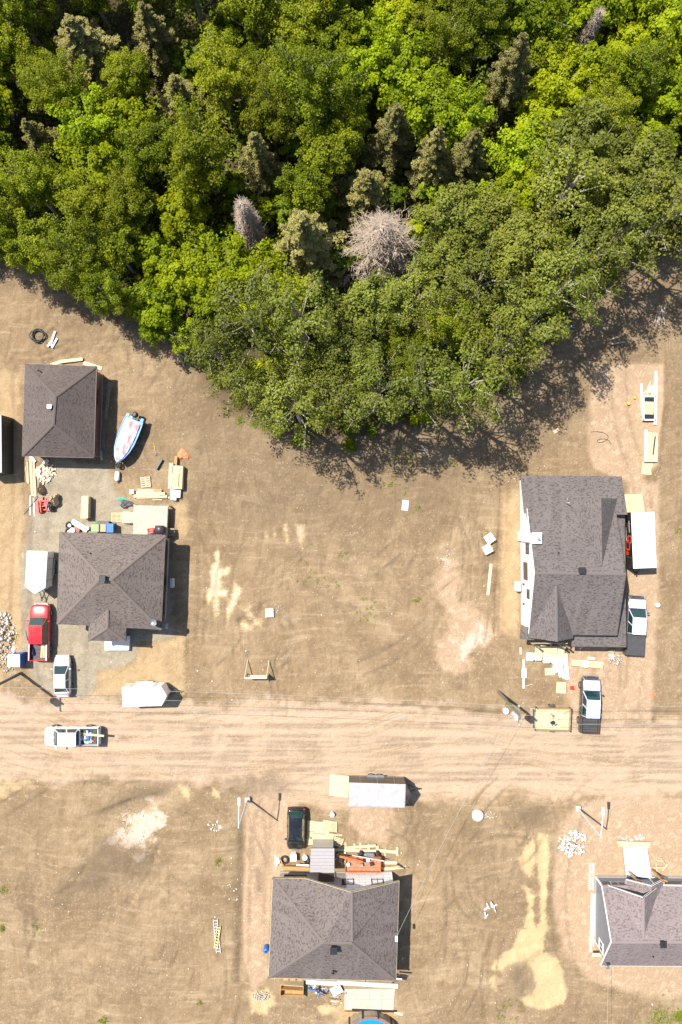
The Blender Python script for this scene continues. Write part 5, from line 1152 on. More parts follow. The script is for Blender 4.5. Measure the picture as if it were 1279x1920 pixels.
def covermat():
    m, N, L, b = newmat('boat_cover_cloth'); tc = N.new('ShaderNodeTexCoord')
    mp = N.new('ShaderNodeMapping'); mp.inputs['Scale'].default_value = (1.6, .8, 1); L.new(tc.outputs['Object'], mp.inputs[0])
    n1 = noise(N, L, mp.outputs[0], 1.3, 4, .6)
    c = ramp(N, L, n1.outputs[0], .44, .58, (.72, .66, .65, 1), (.40, .20, .22, 1)); L.new(c, b.inputs['Base Color']); b.inputs['Roughness'].default_value = .9
    return m
m_bc = covermat()
def boat():
    a, b = P(259, 786), P(227, 868); c = (a + b) / 2; d = (b - a).normalized(); rz = math.atan2(d.y, d.x) - math.pi / 2
    e = emp('motor_boat', (c.x, c.y, 0), rz, 'blue and white motorboat under a pinkish cover on its trailer beside the garage', 'boat')
    Ls = [(-2.45, .92, .92), (-1.8, .98, .94), (-.8, 1.0, .97), (.2, .96, 1.0), (1.1, .80, 1.05), (1.8, .52, 1.1), (2.2, .25, 1.14), (2.42, .04, 1.16)]
    rg = [[Vector((x, y, z)) for x, z in ((-hw, zt + .15), (-hw * .98, zt - .1), (-hw * .75, .62), (0, .45), (hw * .75, .62), (hw * .98, zt - .1), (hw, zt + .15))] for y, hw, zt in Ls]
    mb = paint('boat_blue', (.03, .24, .62)); mw = paint('boat_white', (.76, .76, .77))
    b_ = MB(); b_.loft([list(reversed(r_)) for r_ in rg], False); n = 7
    b_.add(rg[0], [tuple(range(7))]); b_.build('hull', mb, e, False, False)
    # gunwale
    for sx in (-1, 1): MB().tube([Vector((sx * hw * 1.0, y, zt + .16)) for y, hw, zt in Ls], .055, 6).build('gunwale', mb, e, False)
    # cloth cover stretched over the seats, sagging between
    V = []; F_ = []; NX, NY = 12, 26; q = random.Random(4)
    for j in range(NY + 1):
        y = -2.0 + 4.2 * j / NY
        k = 0
        while k < len(Ls) - 2 and Ls[k + 1][0] < y: k += 1
        t = (y - Ls[k][0]) / (Ls[k + 1][0] - Ls[k][0]); hw = Ls[k][1] + t * (Ls[k + 1][1] - Ls[k][1]); zt = Ls[k][2] + t * (Ls[k + 1][2] - Ls[k][2])
        for i in range(NX + 1):
            s = -1 + 2 * i / NX
            z = zt + .27 + .30 * (1 - s * s) * math.exp(-((y - .3) / .9) ** 2) - .12 * math.exp(-((y + 1.2) / .45) ** 2 - ((s - .3) / .5) ** 2) + .10 * math.exp(-((y + 1.45) / .3) ** 2 - ((abs(s) - .55) / .25) ** 2) + .025 * math.sin(s * 9 + y * 5) + q.uniform(-.015, .015)
            V.append(Vector((s * hw * .80, y, z)))
    for j in range(NY):
        for i in range(NX):
            o = j * (NX + 1) + i; F_.append((o, o + 1, o + NX + 2, o + NX + 1))
    MB().add(V, F_).build('boat_cover', m_bc, e, False, True)
    m_ = MB(); m_.box((0.1, -2.75, 1.05), (.42, .55, .6), b=.12); m_.box((.1, -2.75, .6), (.2, .3, .7), b=.05); mo = m_.build('outboard_motor', m_black, e, False)
    MB().box((-.15, -2.35, 1.2), (.7, .2, .18), b=.05).build('motor_bracket', m_black, mo, False)
    for sx in (-1, 1): MB().box((sx * .78, -2.45, 1.1), (.35, .4, .12), b=.03).build('swim_platform', mb, e, False)
    ld = MB(); ld.box((-.62, .0, .95), (.0 + .1, .1, .1)); 
    t = emp('boat_trailer', (c.x, c.y, 0), rz, 'dark boat trailer frame under the covered motorboat', 'trailer')
    for sx in (-1, 1):
        MB().tube([(sx * .7, -2.3, .4), (sx * .7, .6, .4), (0, 2.9, .42)], .05, 5).build('frame_rail', m_dsteel, t, False); wheel(t, sx * .85, -.9, .3, .18, sx)
    MB().tube([(-.85, -.9, .3), (.85, -.9, .3)], .04, 6).build('axle', m_dsteel, t, False)
    MB().tube([(0, 2.5, .05), (0, 2.5, .75)], .05, 8).build('jack', m_dsteel, t, False)
    rr = MB(); rr.tube([(0.0 + math.cos(a) * .22, 2.75 + math.sin(a) * .22, .5) for a in [6.283 * k / 12 for k in range(13)]], .1, 6); rr.build('spare_tyre', m_rub, t, False)
boat()
def open_trailer():
    q = [P(1006, 1327, .7), P(1069, 1328, .7), P(1067, 1370, .7), P(1003, 1368, .7)]; c = sum(q, Vector()) / 4
    e = emp('utility_trailer', (c.x, c.y, 0), 0, 'open wooden utility trailer with plywood floor at the roadside', 'trailer', 'trailers on the building site')
    lo = [Vector((v.x, v.y, .55)) for v in q]
    n_ = 6
    for k in range(n_):
        a, b = lo[0].lerp(lo[3], k / n_), lo[0].lerp(lo[3], (k + .97) / n_); c_, d = lo[1].lerp(lo[2], (k + .97) / n_), lo[1].lerp(lo[2], k / n_)
        MB().quadslab(b, c_, d, a, .05).build('floor_board', m_wood2, e)
    for a, b in ((0, 1), (1, 2), (2, 3)):
        A, B = lo[a], lo[b]; d = (B - A); L_ = d.length; rz = math.atan2(d.y, d.x)
        for z in (.72, .95): MB().box(((A.x + B.x) / 2, (A.y + B.y) / 2, z), (L_ + .05, .05, .16), rz).build('side_board', m_wood3 if a != 0 else m_cedar, e)
    for v in lo: MB().box((v.x, v.y, .7), (.08, .08, .75)).build('stake', m_dsteel, e)
    g = P(1002, 1348, .5); MB().box((g.x - .18, g.y, .55), (.5, 2.35, .08), ry=R(-25)).build('tailgate', m_wood3, e)
    for s in (-1, 1): 
        w_ = emp_child('wheel', e); c2 = Vector((c.x, c.y + s * 1.28, .33)); MB().tube([c2 - Vector((0, .1, 0)), c2 + Vector((0, .1, 0))], .33, 16).build('tyre', m_rub, w_); MB().tube([c2 - Vector((0, .115, 0)), c2 + Vector((0, .115, 0))], .2, 12).build('rim', m_steel, w_)
    r = random.Random(3)
    for k in range(13):
        p = P(1012 + r.random() * 50, 1334 + r.random() * 28, .62)
        o = MB().box(p, (r.uniform(.2, .7), r.uniform(.06, .2), .05), r.uniform(0, 3)).build('wood_offcut', r.choice([m_wood, m_wood3, m_white]), e)
    bb = P(1037, 1356, .75); b_ = emp('tool_box', (bb.x, bb.y, .55), .4, 'small black tool box lying in the open wooden trailer', 'box'); MB().box((0, 0, .14), (.42, .36, .26), b=.03).build('case', m_black, b_, False); MB().box((0, 0, .30), (.22, .04, .05), b=.01).build('handle', m_dsteel, b_, False)
open_trailer()
# ------------------------------------------------------------------ poles, lamps, wires
def lamp(base, label, arm_dy=2.35):
    b = P(*base); e = emp('street_lamp', (b.x, b.y, 0), 0, label, 'street lamp', 'street lamps below the road'); h = 6.6
    MB().box((b.x, b.y, .25), (.55, .55, .5), b=.05).build('base_block', m_conc, e)
    MB().tube([(b.x, b.y, .4), (b.x, b.y, h * .6), (b.x, b.y, h)], [.10, .085, .07], 10).build('pole', m_pipe, e)
    MB().tube([(b.x, b.y, h - .15), (b.x + .05, b.y + arm_dy * .5, h + .12), (b.x + .1, b.y + arm_dy, h + .2)], [.06, .055, .05], 8).build('arm', m_pipe, e)
    MB().box((b.x + .1, b.y + arm_dy + .2, h + .2), (.28, .75, .14), b=.05).build('lamp_head', m_pipe, e)
lamp((465, 1497), 'pale street lamp beside the gravel driveway left of the black car')
lamp((1082, 1513), 'pale street lamp above the white rock heap at lower right')
m_pole = M('pole_wood', (.17, .15, .11), .9, var=.25)
def pole(base, h, label, tcol):
    b = P(*base); e = emp('utility_pole', (b.x, b.y, 0), 0, label, 'utility pole', 'utility poles along the road')
    MB().tube([(b.x, b.y, -.3), (b.x, b.y, h * .5), (b.x, b.y, h)], [.17, .14, .11], 10).build('pole', m_pole, e)
    MB().box((b.x, b.y, h - .6), (.12, 1.9, .12)).build('cross_arm', m_pole, e)
    t = MB().tube([(b.x + .1, b.y - .5, h - 2.4), (b.x + .1, b.y - .5, h - 1.4)], .33, 14).build('transformer', tcol, e)
    MB().tube([(b.x + .1, b.y - .5, h - 1.4), (b.x + .1, b.y - .5, h - 1.1)], [.06, .03], 6).build('bushing', m_white, t)
    for s in (-.85, .0, .85): MB().tube([(b.x, b.y + s, h - .55), (b.x, b.y + s, h - .3)], .045, 6).build('insulator', m_white, e)
    return Vector((b.x, b.y, h))
A1 = pole((40, 1262), 9.2, 'dark utility pole at the left edge beside the blue and white bin', m_steel)
A2 = pole((935, 1297), 8.6, 'utility pole with pale transformer left of the open wooden trailer', m_pipe)
m_wire = M('grey_wire', (.32, .31, .30), .5, var=.1)
def wire(a, b, sag, label, r_=.014):
    mb = MB(); pts = []
    for k in range(25):
        t = k / 24; p = Vector(a).lerp(Vector(b), t); p.z -= sag * 4 * t * (1 - t); pts.append(p)
    o = mb.tube(pts, r_, 4).build('overhead_wire', m_wire); tag(o, label, 'wire', 'overhead wires')
U = Vector((0, 0, 1))
for k, s in enumerate((-.85, 0, .85)):
    sd = ('lower', 'middle', 'upper')[k]
    wire(A1 + Vector((0, s, -.3)), A2 + Vector((0, s, -.3)), .9, '%s power line spanning the road edge between the two utility poles' % sd)
    wire(A2 + Vector((0, s, -.3)), A2 + Vector((38, s - .5, -.1)), .8, '%s power line running right from the pole with pale transformer' % sd)
wire(A2 - U * 2.2, MAST1, .6, 'service cable from the utility pole down to the bottom centre house', .014)
wire(MAST2, MAST2 + Vector((-1.2, -16, 3)), .3, 'service cable leaving the blue-grey house at its lower corner', .014)

# ------------------------------------------------------------------ building site clutter
def px_plank(name, label, a, b, wd, m=m_wood, z=0.0, t=.05, group=None, parent=None, cat='plank'):
    A, B = P(*a, z + t), P(*b, z + t); c = (A + B) / 2; d = B - A; g = gz(c.x, c.y) if z < .02 else 0
    if parent is None:
        o = MB().box((0, 0, t / 2), (d.length, wd, t), b=.006).build(name, m); o.location = (c.x, c.y, z + max(g, -.02)); o.rotation_euler = (0, 0, math.atan2(d.y, d.x)); return tag(o, label, cat, group)
    return MB().box((c.x, c.y, z + t / 2), (d.length, wd, t), math.atan2(d.y, d.x), b=.006).build(name, m, parent)
GP = 'loose boards on the dirt'
px_plank('plank', 'pale board at the top left corner of the small garage', (95, 684), (113, 678), .32, group=GP); px_plank('plank', 'wide pale board along the top wall of the small garage', (112, 678), (155, 673), .34, z=.2, group=GP)
px_plank('plank', 'pale board at the top right corner of the small garage', (156, 680), (191, 691), .38, group=GP)
px_plank('plank', 'long board lying in the shadow right of the small garage', (206, 716), (197, 796), .34, m_wood3, group=GP); px_plank('plank', 'middle board in the shadow right of the small garage', (195, 800), (194, 844), .25, m_wood3, group=GP); px_plank('plank', 'short board at the lower end of the garage shadow', (190, 845), (191, 863), .2, m_wood, group=GP)
def pile(name, label, cat, c, items, group=None):
    p = P(*c); e = emp(name, (p.x, p.y, 0), 0, label, cat, group)
    for a, b, wd, z, t, m in items: px_plank('plank', None, a, b, wd, m, z, t, parent=e)
    return e
pile('lumber_pile', 'long pale boards stacked beside the scrap wood heap left of the garage', 'lumber', (59, 900), [((57, 860), (61, 930), .3, .02, .09, m_wood), ((62, 864), (66, 931), .28, .03, .1, m_wood), ((51, 866), (53, 907), .14, .02, .05, m_wood), ((54, 852), (66, 866), .3, .13, .05, m_whitep), ((59, 862), (60, 925), .2, .14, .05, m_wood), ((57, 929), (56, 966), .12, .02, .04, m_whitep), ((63, 934), (65, 968), .12, .02, .04, m_whitep), ((48, 874), (51, 905), .08, .02, .04, m_wood)])
def heap(name, label, cat, c, rx, ry, n, mats, lmin=.3, lmax=1.1, seed=1, hh=.35, piece='wood_scrap'):
    p = P(*c); e = emp(name, (p.x, p.y, 0), 0, label, cat); r = random.Random(seed)
    for k in range(n):
        a = r.uniform(0, 6.28); q = math.sqrt(r.random()); x, y = math.cos(a) * q * rx, math.sin(a) * q * ry
        z = .04 + hh * (1 - q) * r.random()
        o = MB().box((0, 0, 0), (r.uniform(lmin, lmax), r.uniform(.07, .2), .045), 0).build(piece, r.choice(mats), e, False)
        o.location = (x, y, z); o.rotation_euler = (r.uniform(-.2, .2), r.uniform(-.25, .25), r.uniform(0, 3.14))
    return e
heap('scrap_wood_heap', 'heap of pale wood offcuts below the lower left corner of the garage', 'wood heap', (86, 886), 1.0, .95, 60, [m_wood, m_wood2, m_wood, m_whitep], .3, .9, 1, .45)
px_plank('steel_sheet', 'corrugated grey sheet leaning by the scrap wood heap', (83, 870), (90, 862), .45, m_steel, .1, .06, cat='metal sheet')
def lumpy(name, label, cat, c, rx, ry, h, m, seed, n=26, extra=None):
    """rounded irregular bundle or rag heap"""
    p = P(*c); r = np.random.RandomState(seed); e = None; V = []; F_ = []; NU, NV = 16, 8
    for j in range(NV + 1):
        ph = (math.pi / 2) * j / NV
        for i in range(NU):
            th = 6.283 * i / NU; k = 1 + .22 * math.sin(3 * th + seed) + .16 * (r.rand() - .5) + .12 * math.sin(5 * th + 2 * seed)
            V.append((rx * k * math.cos(th) * math.cos(ph) ** .6, ry * k * math.sin(th) * math.cos(ph) ** .6, -.06 + h * math.sin(ph) * (.85 + .3 * r.rand())))
    for j in range(NV):
        for i in range(NU): F_.append((j * NU + i, j * NU + (i + 1) % NU, (j + 1) * NU + (i + 1) % NU, (j + 1) * NU + i))
    F_.append(tuple(NV * NU + i for i in range(NU)))
    o = MB().add(V, F_).build(name, m); o.location = (p.x, p.y, max(gz(p.x, p.y), 0)); return tag(o, label, cat)
m_chalk = M('chalk_rock', (.62, .56, .48), .9, var=.2, scale=4)
m_tan = M('tan_burlap', (.42, .32, .20), .9, var=.3, scale=5, bump=.4); m_dtarp = M('dark_tarp', (.06, .058, .062), .6, var=.4, scale=3, bump=.4); m_teal = M('teal_tarp', (.04, .36, .25), .5, var=.2); m_tarpt = m_tarpo
lumpy('burlap_bundle', 'upright tan bundle beside the long stacked boards', 'bundle', (79, 917), .24, .55, 1.0, m_tan, 2); lumpy('root_ball', 'knotted tan root ball on the grey driveway right of red frames', 'root', (105, 937), .42, .62, 1.1, m_tan, 5); lumpy('round_drum_bag', 'dark round bag between the red frames and the root ball', 'bag', (99, 951), .3, .45, .8, m_dtarp, 6)
def redframes():
    p = P(82, 947); e = emp('scaffold_frames', (p.x, p.y, 0), 0, 'jumble of red metal frames at the left of the grey driveway', 'scaffold'); r = random.Random(2)
    for a, b in (((70, 938), (72, 960)), ((75, 937), (76, 958)), ((79, 931), (80, 962)), ((85, 934), (87, 958)), ((90, 935), (86, 956)), ((68, 941), (92, 938)), ((69, 950), (93, 948)), ((70, 957), (90, 955)), ((84, 940), (90, 958))):
        px_plank('red_tube', None, a, b, .12, m_red, r.uniform(.1, .5), .1, parent=e)
    for c in ((73, 947), (86, 946), (74, 957)): q = P(*c, .4); MB().box(q - Vector((0, 0, .2)), (.42, .5, .4), r.random(), b=.03).build('red_box', m_red, e)
    px_plank('white_tube', None, (89, 941), (93, 957), .2, m_pipe, .3, .08, parent=e)
redframes()
px_plank('steel_bar', 'dark steel bar lying across the edge of the left driveway', (44, 965), (71, 931), .09, m_dsteel, .02, .06, cat='bar')
def bench(label, q, h, m, name='wooden_box', cat='box'):
    q = [P(*v, h) for v in q]; c = sum(q, Vector()) / 4; e = emp(name, (c.x, c.y, 0), 0, label, cat)
    n = 3
    for k in range(n):
        MB().quadslab(q[3].lerp(q[2], k / n), q[3].lerp(q[2], (k + .975) / n), q[0].lerp(q[1], (k + .975) / n), q[0].lerp(q[1], k / n), .04).build('top_board', m, e)
    g = inset([(v.x, v.y) for v in q], .07)
    for i in range(4):
        a, b = g[i], g[(i + 1) % 4]; d = b - a; MB().box(((a.x + b.x) / 2, (a.y + b.y) / 2, h / 2 - .02), (d.length, .04, h - .06), math.atan2(d.y, d.x)).build('side_panel', m, e)
    return e
bench('pale wooden box standing alone on the grey driveway', [(153, 930), (166, 930), (165, 972), (151, 972)], .95, m_wood)
for c in ((150.5, 936), (149.5, 962)): pass
px_plank('foam_board', 'long white foam board slanting behind the left house', (135, 977), (164, 994), .55, m_whitep, .1, .12, cat='board')
def tyre(c, label, r_=.38, hub=True):
    p = P(*c); e = emp('tyre', (p.x, p.y, gz(p.x, p.y)), 0, label, 'tyre')
    MB().tube([(math.cos(a) * r_ * .7, math.sin(a) * r_ * .7, .12) for a in [6.283 * k / 18 for k in range(19)]], .12, 8).build('rubber_ring', m_rub, e, False, True)
    if hub: MB().tube([(0, 0, .03), (0, 0, .14)], r_ * .5, 14).build('rim', m_steel, e, False)
tyre((131, 985), 'upper tyre of two beside the white foam board', .42); tyre((130, 997), 'lower tyre of two touching the left house eave', .42)
def bucket(c, label, m, r_=.17, h=.36, name='bucket'):
    p = P(*c); e = emp(name, (p.x, p.y, max(gz(p.x, p.y), -.02)), 0, label, name); MB().tube([(0, 0, 0), (0, 0, h)], [r_ * .85, r_], 16).build('shell', m, e, False); MB().tube([(0, 0, h - .02), (0, 0, h + .03)], r_ * 1.06, 16).build('lid', m, e, False)
bucket((139, 994), 'white bucket among clutter behind the left house', m_white, .26, .5); bucket((148, 994), 'red bucket between tyres and coloured bins', m_red, .2, .35); bucket((166, 990), 'small white bucket at the end of the foam board', m_white, .2, .4)
def bin_(c, label, m, w_=.72, d=.75, h=1.05):
    p = P(*c, h); e = emp('wheelie_bin', (p.x, p.y, 0), 0, label, 'bin', 'coloured bins behind the left house')
    MB().loft([[Vector((x * k, y * k, z)) for x, y in ((-w_ / 2, -d / 2), (w_ / 2, -d / 2), (w_ / 2, d / 2), (-w_ / 2, d / 2))] for z, k in ((.05, .8), (h - .1, 1.0))]).build('bin_body', m, e, False)
    MB().box((0, 0, h - .04), (w_ * 1.05, d * 1.05, .09), b=.03).build('lid', m, e, False)
    for s in (-1, 1): MB().tube([(s * w_ * .36 - .04, d * .42, .1), (s * w_ * .36 + .04, d * .42, .1)], .1, 10).build('wheel', m_rub, e, False)
bin_((178, 990), 'lime green wheelie bin behind the left house', m_green, .78); bin_((193, 990), 'peach wheelie bin between the green and blue bins', m_peach, .56); bin_((206, 990), 'blue wheelie bin at the right end of the row', m_bluep, .7, .9)
bench('dark narrow table behind the coloured bins', [(181, 976), (204, 977), (204, 984), (180, 984)], .8, m_dsteel, 'work_table', 'table')
def pallet(label, q, m=m_wood2, h=.14, n=6, z=0):
    q = [P(*v, h + z) for v in q]; c = sum(q, Vector()) / 4; e = emp('wooden_pallet', (c.x, c.y, max(gz(c.x, c.y), 0)), 0, label, 'pallet', 'wooden pallets'); OFF[e.name] = Vector((c.x, c.y, 0))
    for k in range(n):
        u0, u1 = k / n + .02, (k + .68) / n + .02
        MB().quadslab(q[3].lerp(q[0], u1), q[3].lerp(q[0], u0), q[2].lerp(q[1], u0), q[2].lerp(q[1], u1), -.022).build('slat', m, e)
    for u in (.04, .5, .96):
        a, b = q[0].lerp(q[1], u), q[3].lerp(q[2], u); d = b - a; MB().box(((a.x + b.x) / 2, (a.y + b.y) / 2, z + h / 2 - .012), (d.length, .09, h - .03), math.atan2(d.y, d.x)).build('stringer', m, e)
pallet('wooden pallet at the foot of the deck stairs', [(209, 961), (228, 961), (227, 979), (208, 978)], m_wood2, .14, 7); pallet('reddish pallet above the long lumber stack beside the boat', [(263, 894), (281, 893), (283, 913), (265, 915)], M('pallet_pink', (.55, .40, .26), .8, var=.15), .14, 5)
pallet('fine slatted pallet beside the black car', [(607, 1537), (632, 1541), (632, 1561), (604, 1557)], m_wood, .14, 11); pallet('tilted pallet below the fine slatted pallet', [(628, 1568), (645, 1573), (640, 1589), (624, 1584)], m_wood, .14, 6)
pile('lumber_stack', 'long stack of pale boards above the raised deck', 'lumber', (285, 927), [((258, 919), (303, 920), .3, .02, .12, m_wood), ((255, 924), (309, 926), .34, .02, .3, m_wood), ((251, 930), (313, 931), .34, .02, .3, m_wood), ((256, 934), (318, 933), .2, .02, .12, m_wood), ((288, 919), (303, 921), .34, .16, .1, m_cedar), ((286, 936), (304, 937), .12, .0, .05, m_wood), ((262, 927), (300, 928), .26, .33, .05, m_wood2)])
pile('lumber_bundle', 'thick bundle of pale boards right of the pallet near the bare lot', 'lumber', (331, 900), [((321, 868), (319, 916), .42, .02, .7, m_wood), ((327, 873), (325, 917), .4, .02, .7, m_wood), ((334, 873), (332, 917), .4, .02, .7, m_wood), ((340, 874), (338, 917), .35, .02, .7, m_wood), ((329, 888), (328, 911), .7, .73, .04, m_wood2)])
pile('wrapped_boards', 'white wrapped boards at the lower end of the thick lumber bundle', 'lumber', (328, 927), [((322, 917), (322, 937), .3, .02, .4, m_whitep), ((328, 917), (327, 938), .35, .02, .45, m_whitep), ((335, 918), (334, 933), .4, .02, .4, m_whitep)])
px_plank('rusty_beam', 'rusty brown beam sticking out above the lumber bundle', (330, 855), (329, 874), .28, m_cedar, .3, .1, cat='beam')
lumpy('orange_tarp', 'crumpled orange tarp next to the bare lot corner', 'tarp', (343, 852), .62, .55, .28, m_tarpo, 3)
px_plank('black_beam', 'short black beam on the dirt between boat and lumber', (292, 880), (303, 861), .22, m_dsteel, .02, .3, cat='beam')
def shovel():
    a, b = P(289, 833), P(292, 849); e = emp('shovel', (a.x, a.y, 0), 0, 'yellow-handled shovel lying right of the boat', 'shovel'); MB().tube([(a.x, a.y, .05), (b.x, b.y, .05)], .025, 6).build('handle', M('yellow', (.6, .42, .04), .5), e); MB().box((b.x, b.y - .12, .04), (.22, .3, .03), b=.01).build('blade', m_dsteel, e)
shovel()
def tank():
    a, b = P(222, 884), P(221, 902); e = emp('gas_tank', (a.x, a.y, 0), 0, 'white gas cylinder lying below the boat trailer hitch', 'gas tank'); d = (b - a).normalized(); a.z = b.z = .25
    MB().tube([a - d * .0, a + d * .12, b - d * .12, b], [.14, .25, .25, .14], 14).build('cylinder', m_white, e, True, True); MB().tube([b, b + d * .14], .09, 8).build('valve_collar', m_steel, e)
tank()
b_ = bench('small white block left of the long lumber stack', [(243, 918), (251, 918), (251, 926), (243, 926)], .35, m_white, 'foam_block', 'block')
lumpy('dark_tarp', 'crumpled black tarp beside the raised deck', 'tarp', (238, 945), .75, .45, .3, m_dtarp, 8); lumpy('green_tarp', 'teal green tarp scrap above the crumpled black tarp', 'tarp', (229, 936), .55, .2, .18, m_teal, 9)
def chair():
    p = P(285, 995, 1.1); e = emp('red_chair', (p.x, p.y, 1.1), .1, 'red plastic chair on the raised deck', 'chair')
    MB().box((0, 0, .42), (.55, .55, .07), b=.02).build('seat', m_red, e, False); MB().box((0, -.28, .75), (.55, .07, .65), rx=R(-12), b=.02).build('backrest', m_red, e, False)
    for x in (-.23, .23):
        for y in (-.23, .23): MB().box((x, y, .2), (.06, .06, .4)).build('leg', m_red, e, False)
        MB().box((x * 1.1, 0, .62), (.07, .5, .05), b=.01).build('armrest', m_red, e, False)
chair()
def grill():
    p = P(300, 993, 1.9); e = emp('barbecue_grill', (p.x, p.y, 1.1), 0, 'dark barbecue grill at the right side of the raised deck', 'grill')
    MB().box((0, 0, .45), (.7, .65, .8), b=.04).build('cabinet', m_dsteel, e, False)
    rg = [[Vector((x, .42 * math.cos(a), .88 + .28 * math.sin(a))) for a in [math.pi * k / 8 for k in range(9)]] for x in (-.42, .42)]
    MB().loft(rg).build('hood', M('grill_plum', (.06, .035, .045), .4, var=.1), e, False, True); MB().box((0, -.5, .84), (.4, .2, .05)).build('side_shelf', m_black, e, False)
grill()
pile('log_bench', 'short weathered planks leaning at the right side of the deck', 'lumber', (321, 997), [((314, 992), (327, 992), .16, .5, .12, m_wood3), ((314, 997), (328, 997), .18, .5, .12, m_wood3), ((314, 1003), (326, 1003), .14, .5, .12, m_wood3)])
def hose(name, label, pts, r_, m, cat='hose'):
    o = MB().tube(pts, r_, 6).build(name, m, smooth=True); return tag(o, label, cat)
c = P(73, 630); hose('drain_hose', 'coil of black drain hose on the dirt above the garage', [(c.x + math.cos(t) * (.62 + .12 * math.sin(t * .37)) + .1 * math.sin(t * .21), c.y + math.sin(t) * (.6 + .1 * math.cos(t * .5)), .08 + .035 * t / 6.28 + gz(c.x, c.y)) for t in [k * .3 for k in range(100)]], .055, m_black)
for a, b, l in (((94, 648), (103, 621), 'left'), ((97, 652), (107, 634), 'right'), ((89, 650), (95, 640), 'short')): px_plank('plastic_pipe', '%s white plastic pipe of the bundle beside the coiled drain hose' % l, a, b, .2, m_pipe, .03, .12, 'white pipes by the drain hose', cat='pipe')
c = P(1137, 833); hose('wire_coil', 'loose loop of dark wire on the upper right gravel pad', [(c.x + math.cos(t) * (.45 + .06 * t) - .1 * t, c.y + math.sin(t) * .35 + .12 * t, .03) for t in [k * .35 for k in range(26)]], .022, m_black, 'wire')
hose('black_hose', 'short black hose lying left of the red pickup', [P(45, 1165, .05), P(48, 1180, .05), P(52, 1201, .05)], .03, m_black); hose('yellow_hose', 'yellow hose trailing beside the pale stone heap', [P(33, 1150, .05), P(29, 1170, .05), P(31, 1190, .05), P(27, 1205, .05)], .03, M('yellow', (.6, .42, .04), .5))
def dumpster():
    q = [P(15, 1229, 1.5), P(37, 1227, 1.5), P(37, 1250, 1.5), P(14, 1250, 1.5)]; c = sum(q, Vector()) / 4; e = emp('waste_container', (c.x, c.y, 0), 0, 'blue waste container with white lid left of the sedan', 'waste container')
    MB().prism([(v.x, v.y) for v in q], .08, 1.42).build('container', m_bluep, e); MB().box((c.x, c.y, 1.47), (1.25, 1.25, .08), b=.02).build('lid', m_white, e)
    for s in (-.4, 0, .4): MB().box((q[1].x + .02, c.y + s, .75), (.05, .06, 1.2)).build('side_rib', m_bluep, e)
dumpster()
def shed():
    q = [P(-34, 780, 2.4), P(3, 778, 2.4), P(4, 886, 2.4), P(-34, 890, 2.4)]; c = sum(q, Vector()) / 4; e = emp('dark_container', (c.x, c.y, 0), 0, 'dark green container cut by the left edge of the photo', 'container')
    md = M('dark_green_metal', (.03, .038, .03), .5, var=.2); MB().prism([(v.x, v.y) for v in q], .05, 2.35).build('container_body', md, e); MB().quadslab(q[3] + U * .06, q[2] + U * .06, q[1] + U * .06, q[0] + U * .06, .06).build('container_roof', M('roof_steel', (.30, .31, .31), .5), e)
    for k in range(16): p = q[1].lerp(q[2], (k + .5) / 16); MB().box((p.x + .02, p.y, 1.2), (.05, .16, 2.2)).build('side_rib', md, e)
shed()
def rockpile(label, c, rx, ry, n, smin, smax, hh, seed, m=m_rock):
    p = P(*c); e = emp('rock_pile', (p.x, p.y, 0), 0, label, 'rocks'); r = np.random.RandomState(seed)
    a = r.rand(n) * 6.283; q = np.sqrt(r.rand(n)); x = np.cos(a) * q * rx * (1 + .3 * r.randn(n) * .5); y = np.sin(a) * q * ry; z = hh * (1 - q ** 1.5) * r.rand(n) + .02
    V, Q = rocks(np.stack([x, y, z], -1), smin + (smax - smin) * r.rand(n) ** 2, seed); o = soup('loose_rocks', V, Q, m, e); o['kind'] = 'stuff'
rockpile('heap of pale rocks at the left edge beside the waste container', (4, 1192), 1.5, 2.6, 330, .07, .28, .6, 1); rockpile('scattered pale rocks around the foot of the left pole', (8, 1252), 1.2, .8, 70, .05, .2, .15, 2)
rockpile('white rock heap below the right street lamp', (1075, 1582), 1.35, 1.35, 170, .10, .30, .5, 3, m_chalk); rockpile('small scatter of white stones left of the left street lamp', (405, 1550), .7, .6, 26, .06, .2, .1, 4, m_chalk)
rockpile('white chalky rubble patch in the lower left lot', (262, 1550), 2.1, 2.3, 150, .02, .11, .10, 5, m_chalk); rockpile('white stones scattered along the left driveway ditch', (440, 1655), .8, 3.0, 26, .05, .17, .05, 6, m_chalk)
rockpile('grey gravel heap beside the lower left driveway', (489, 1868), .95, .5, 140, .05, .14, .2, 7, M('grey_rock', (.46, .42, .36), .9)); rockpile('rubble scattered on the middle right lot', (838, 1040), 1.0, 1.4, 60, .03, .13, .06, 8); rockpile('broken stones by the upper end of the white porch slab', (1190, 1571), 1.3, .35, 60, .06, .22, .25, 9, m_chalk)
rockpile('pale stones beside the white well cover', (918, 1528), .9, .35, 40, .03, .12, .06, 10, m_chalk); rockpile('jumble of grey blocks behind the pickup with bed cover', (1153, 1236), .7, .55, 40, .08, .2, .2, 11, M('grey_rock', (.46, .42, .36), .9)); rockpile('pale stones in the soil beside the lot sign', (520, 1140), .8, .5, 36, .03, .1, .05, 12)
rockpile('row of pale pebbles left of the white-walled house', (966, 1165), .2, 1.2, 24, .06, .13, .06, 13)
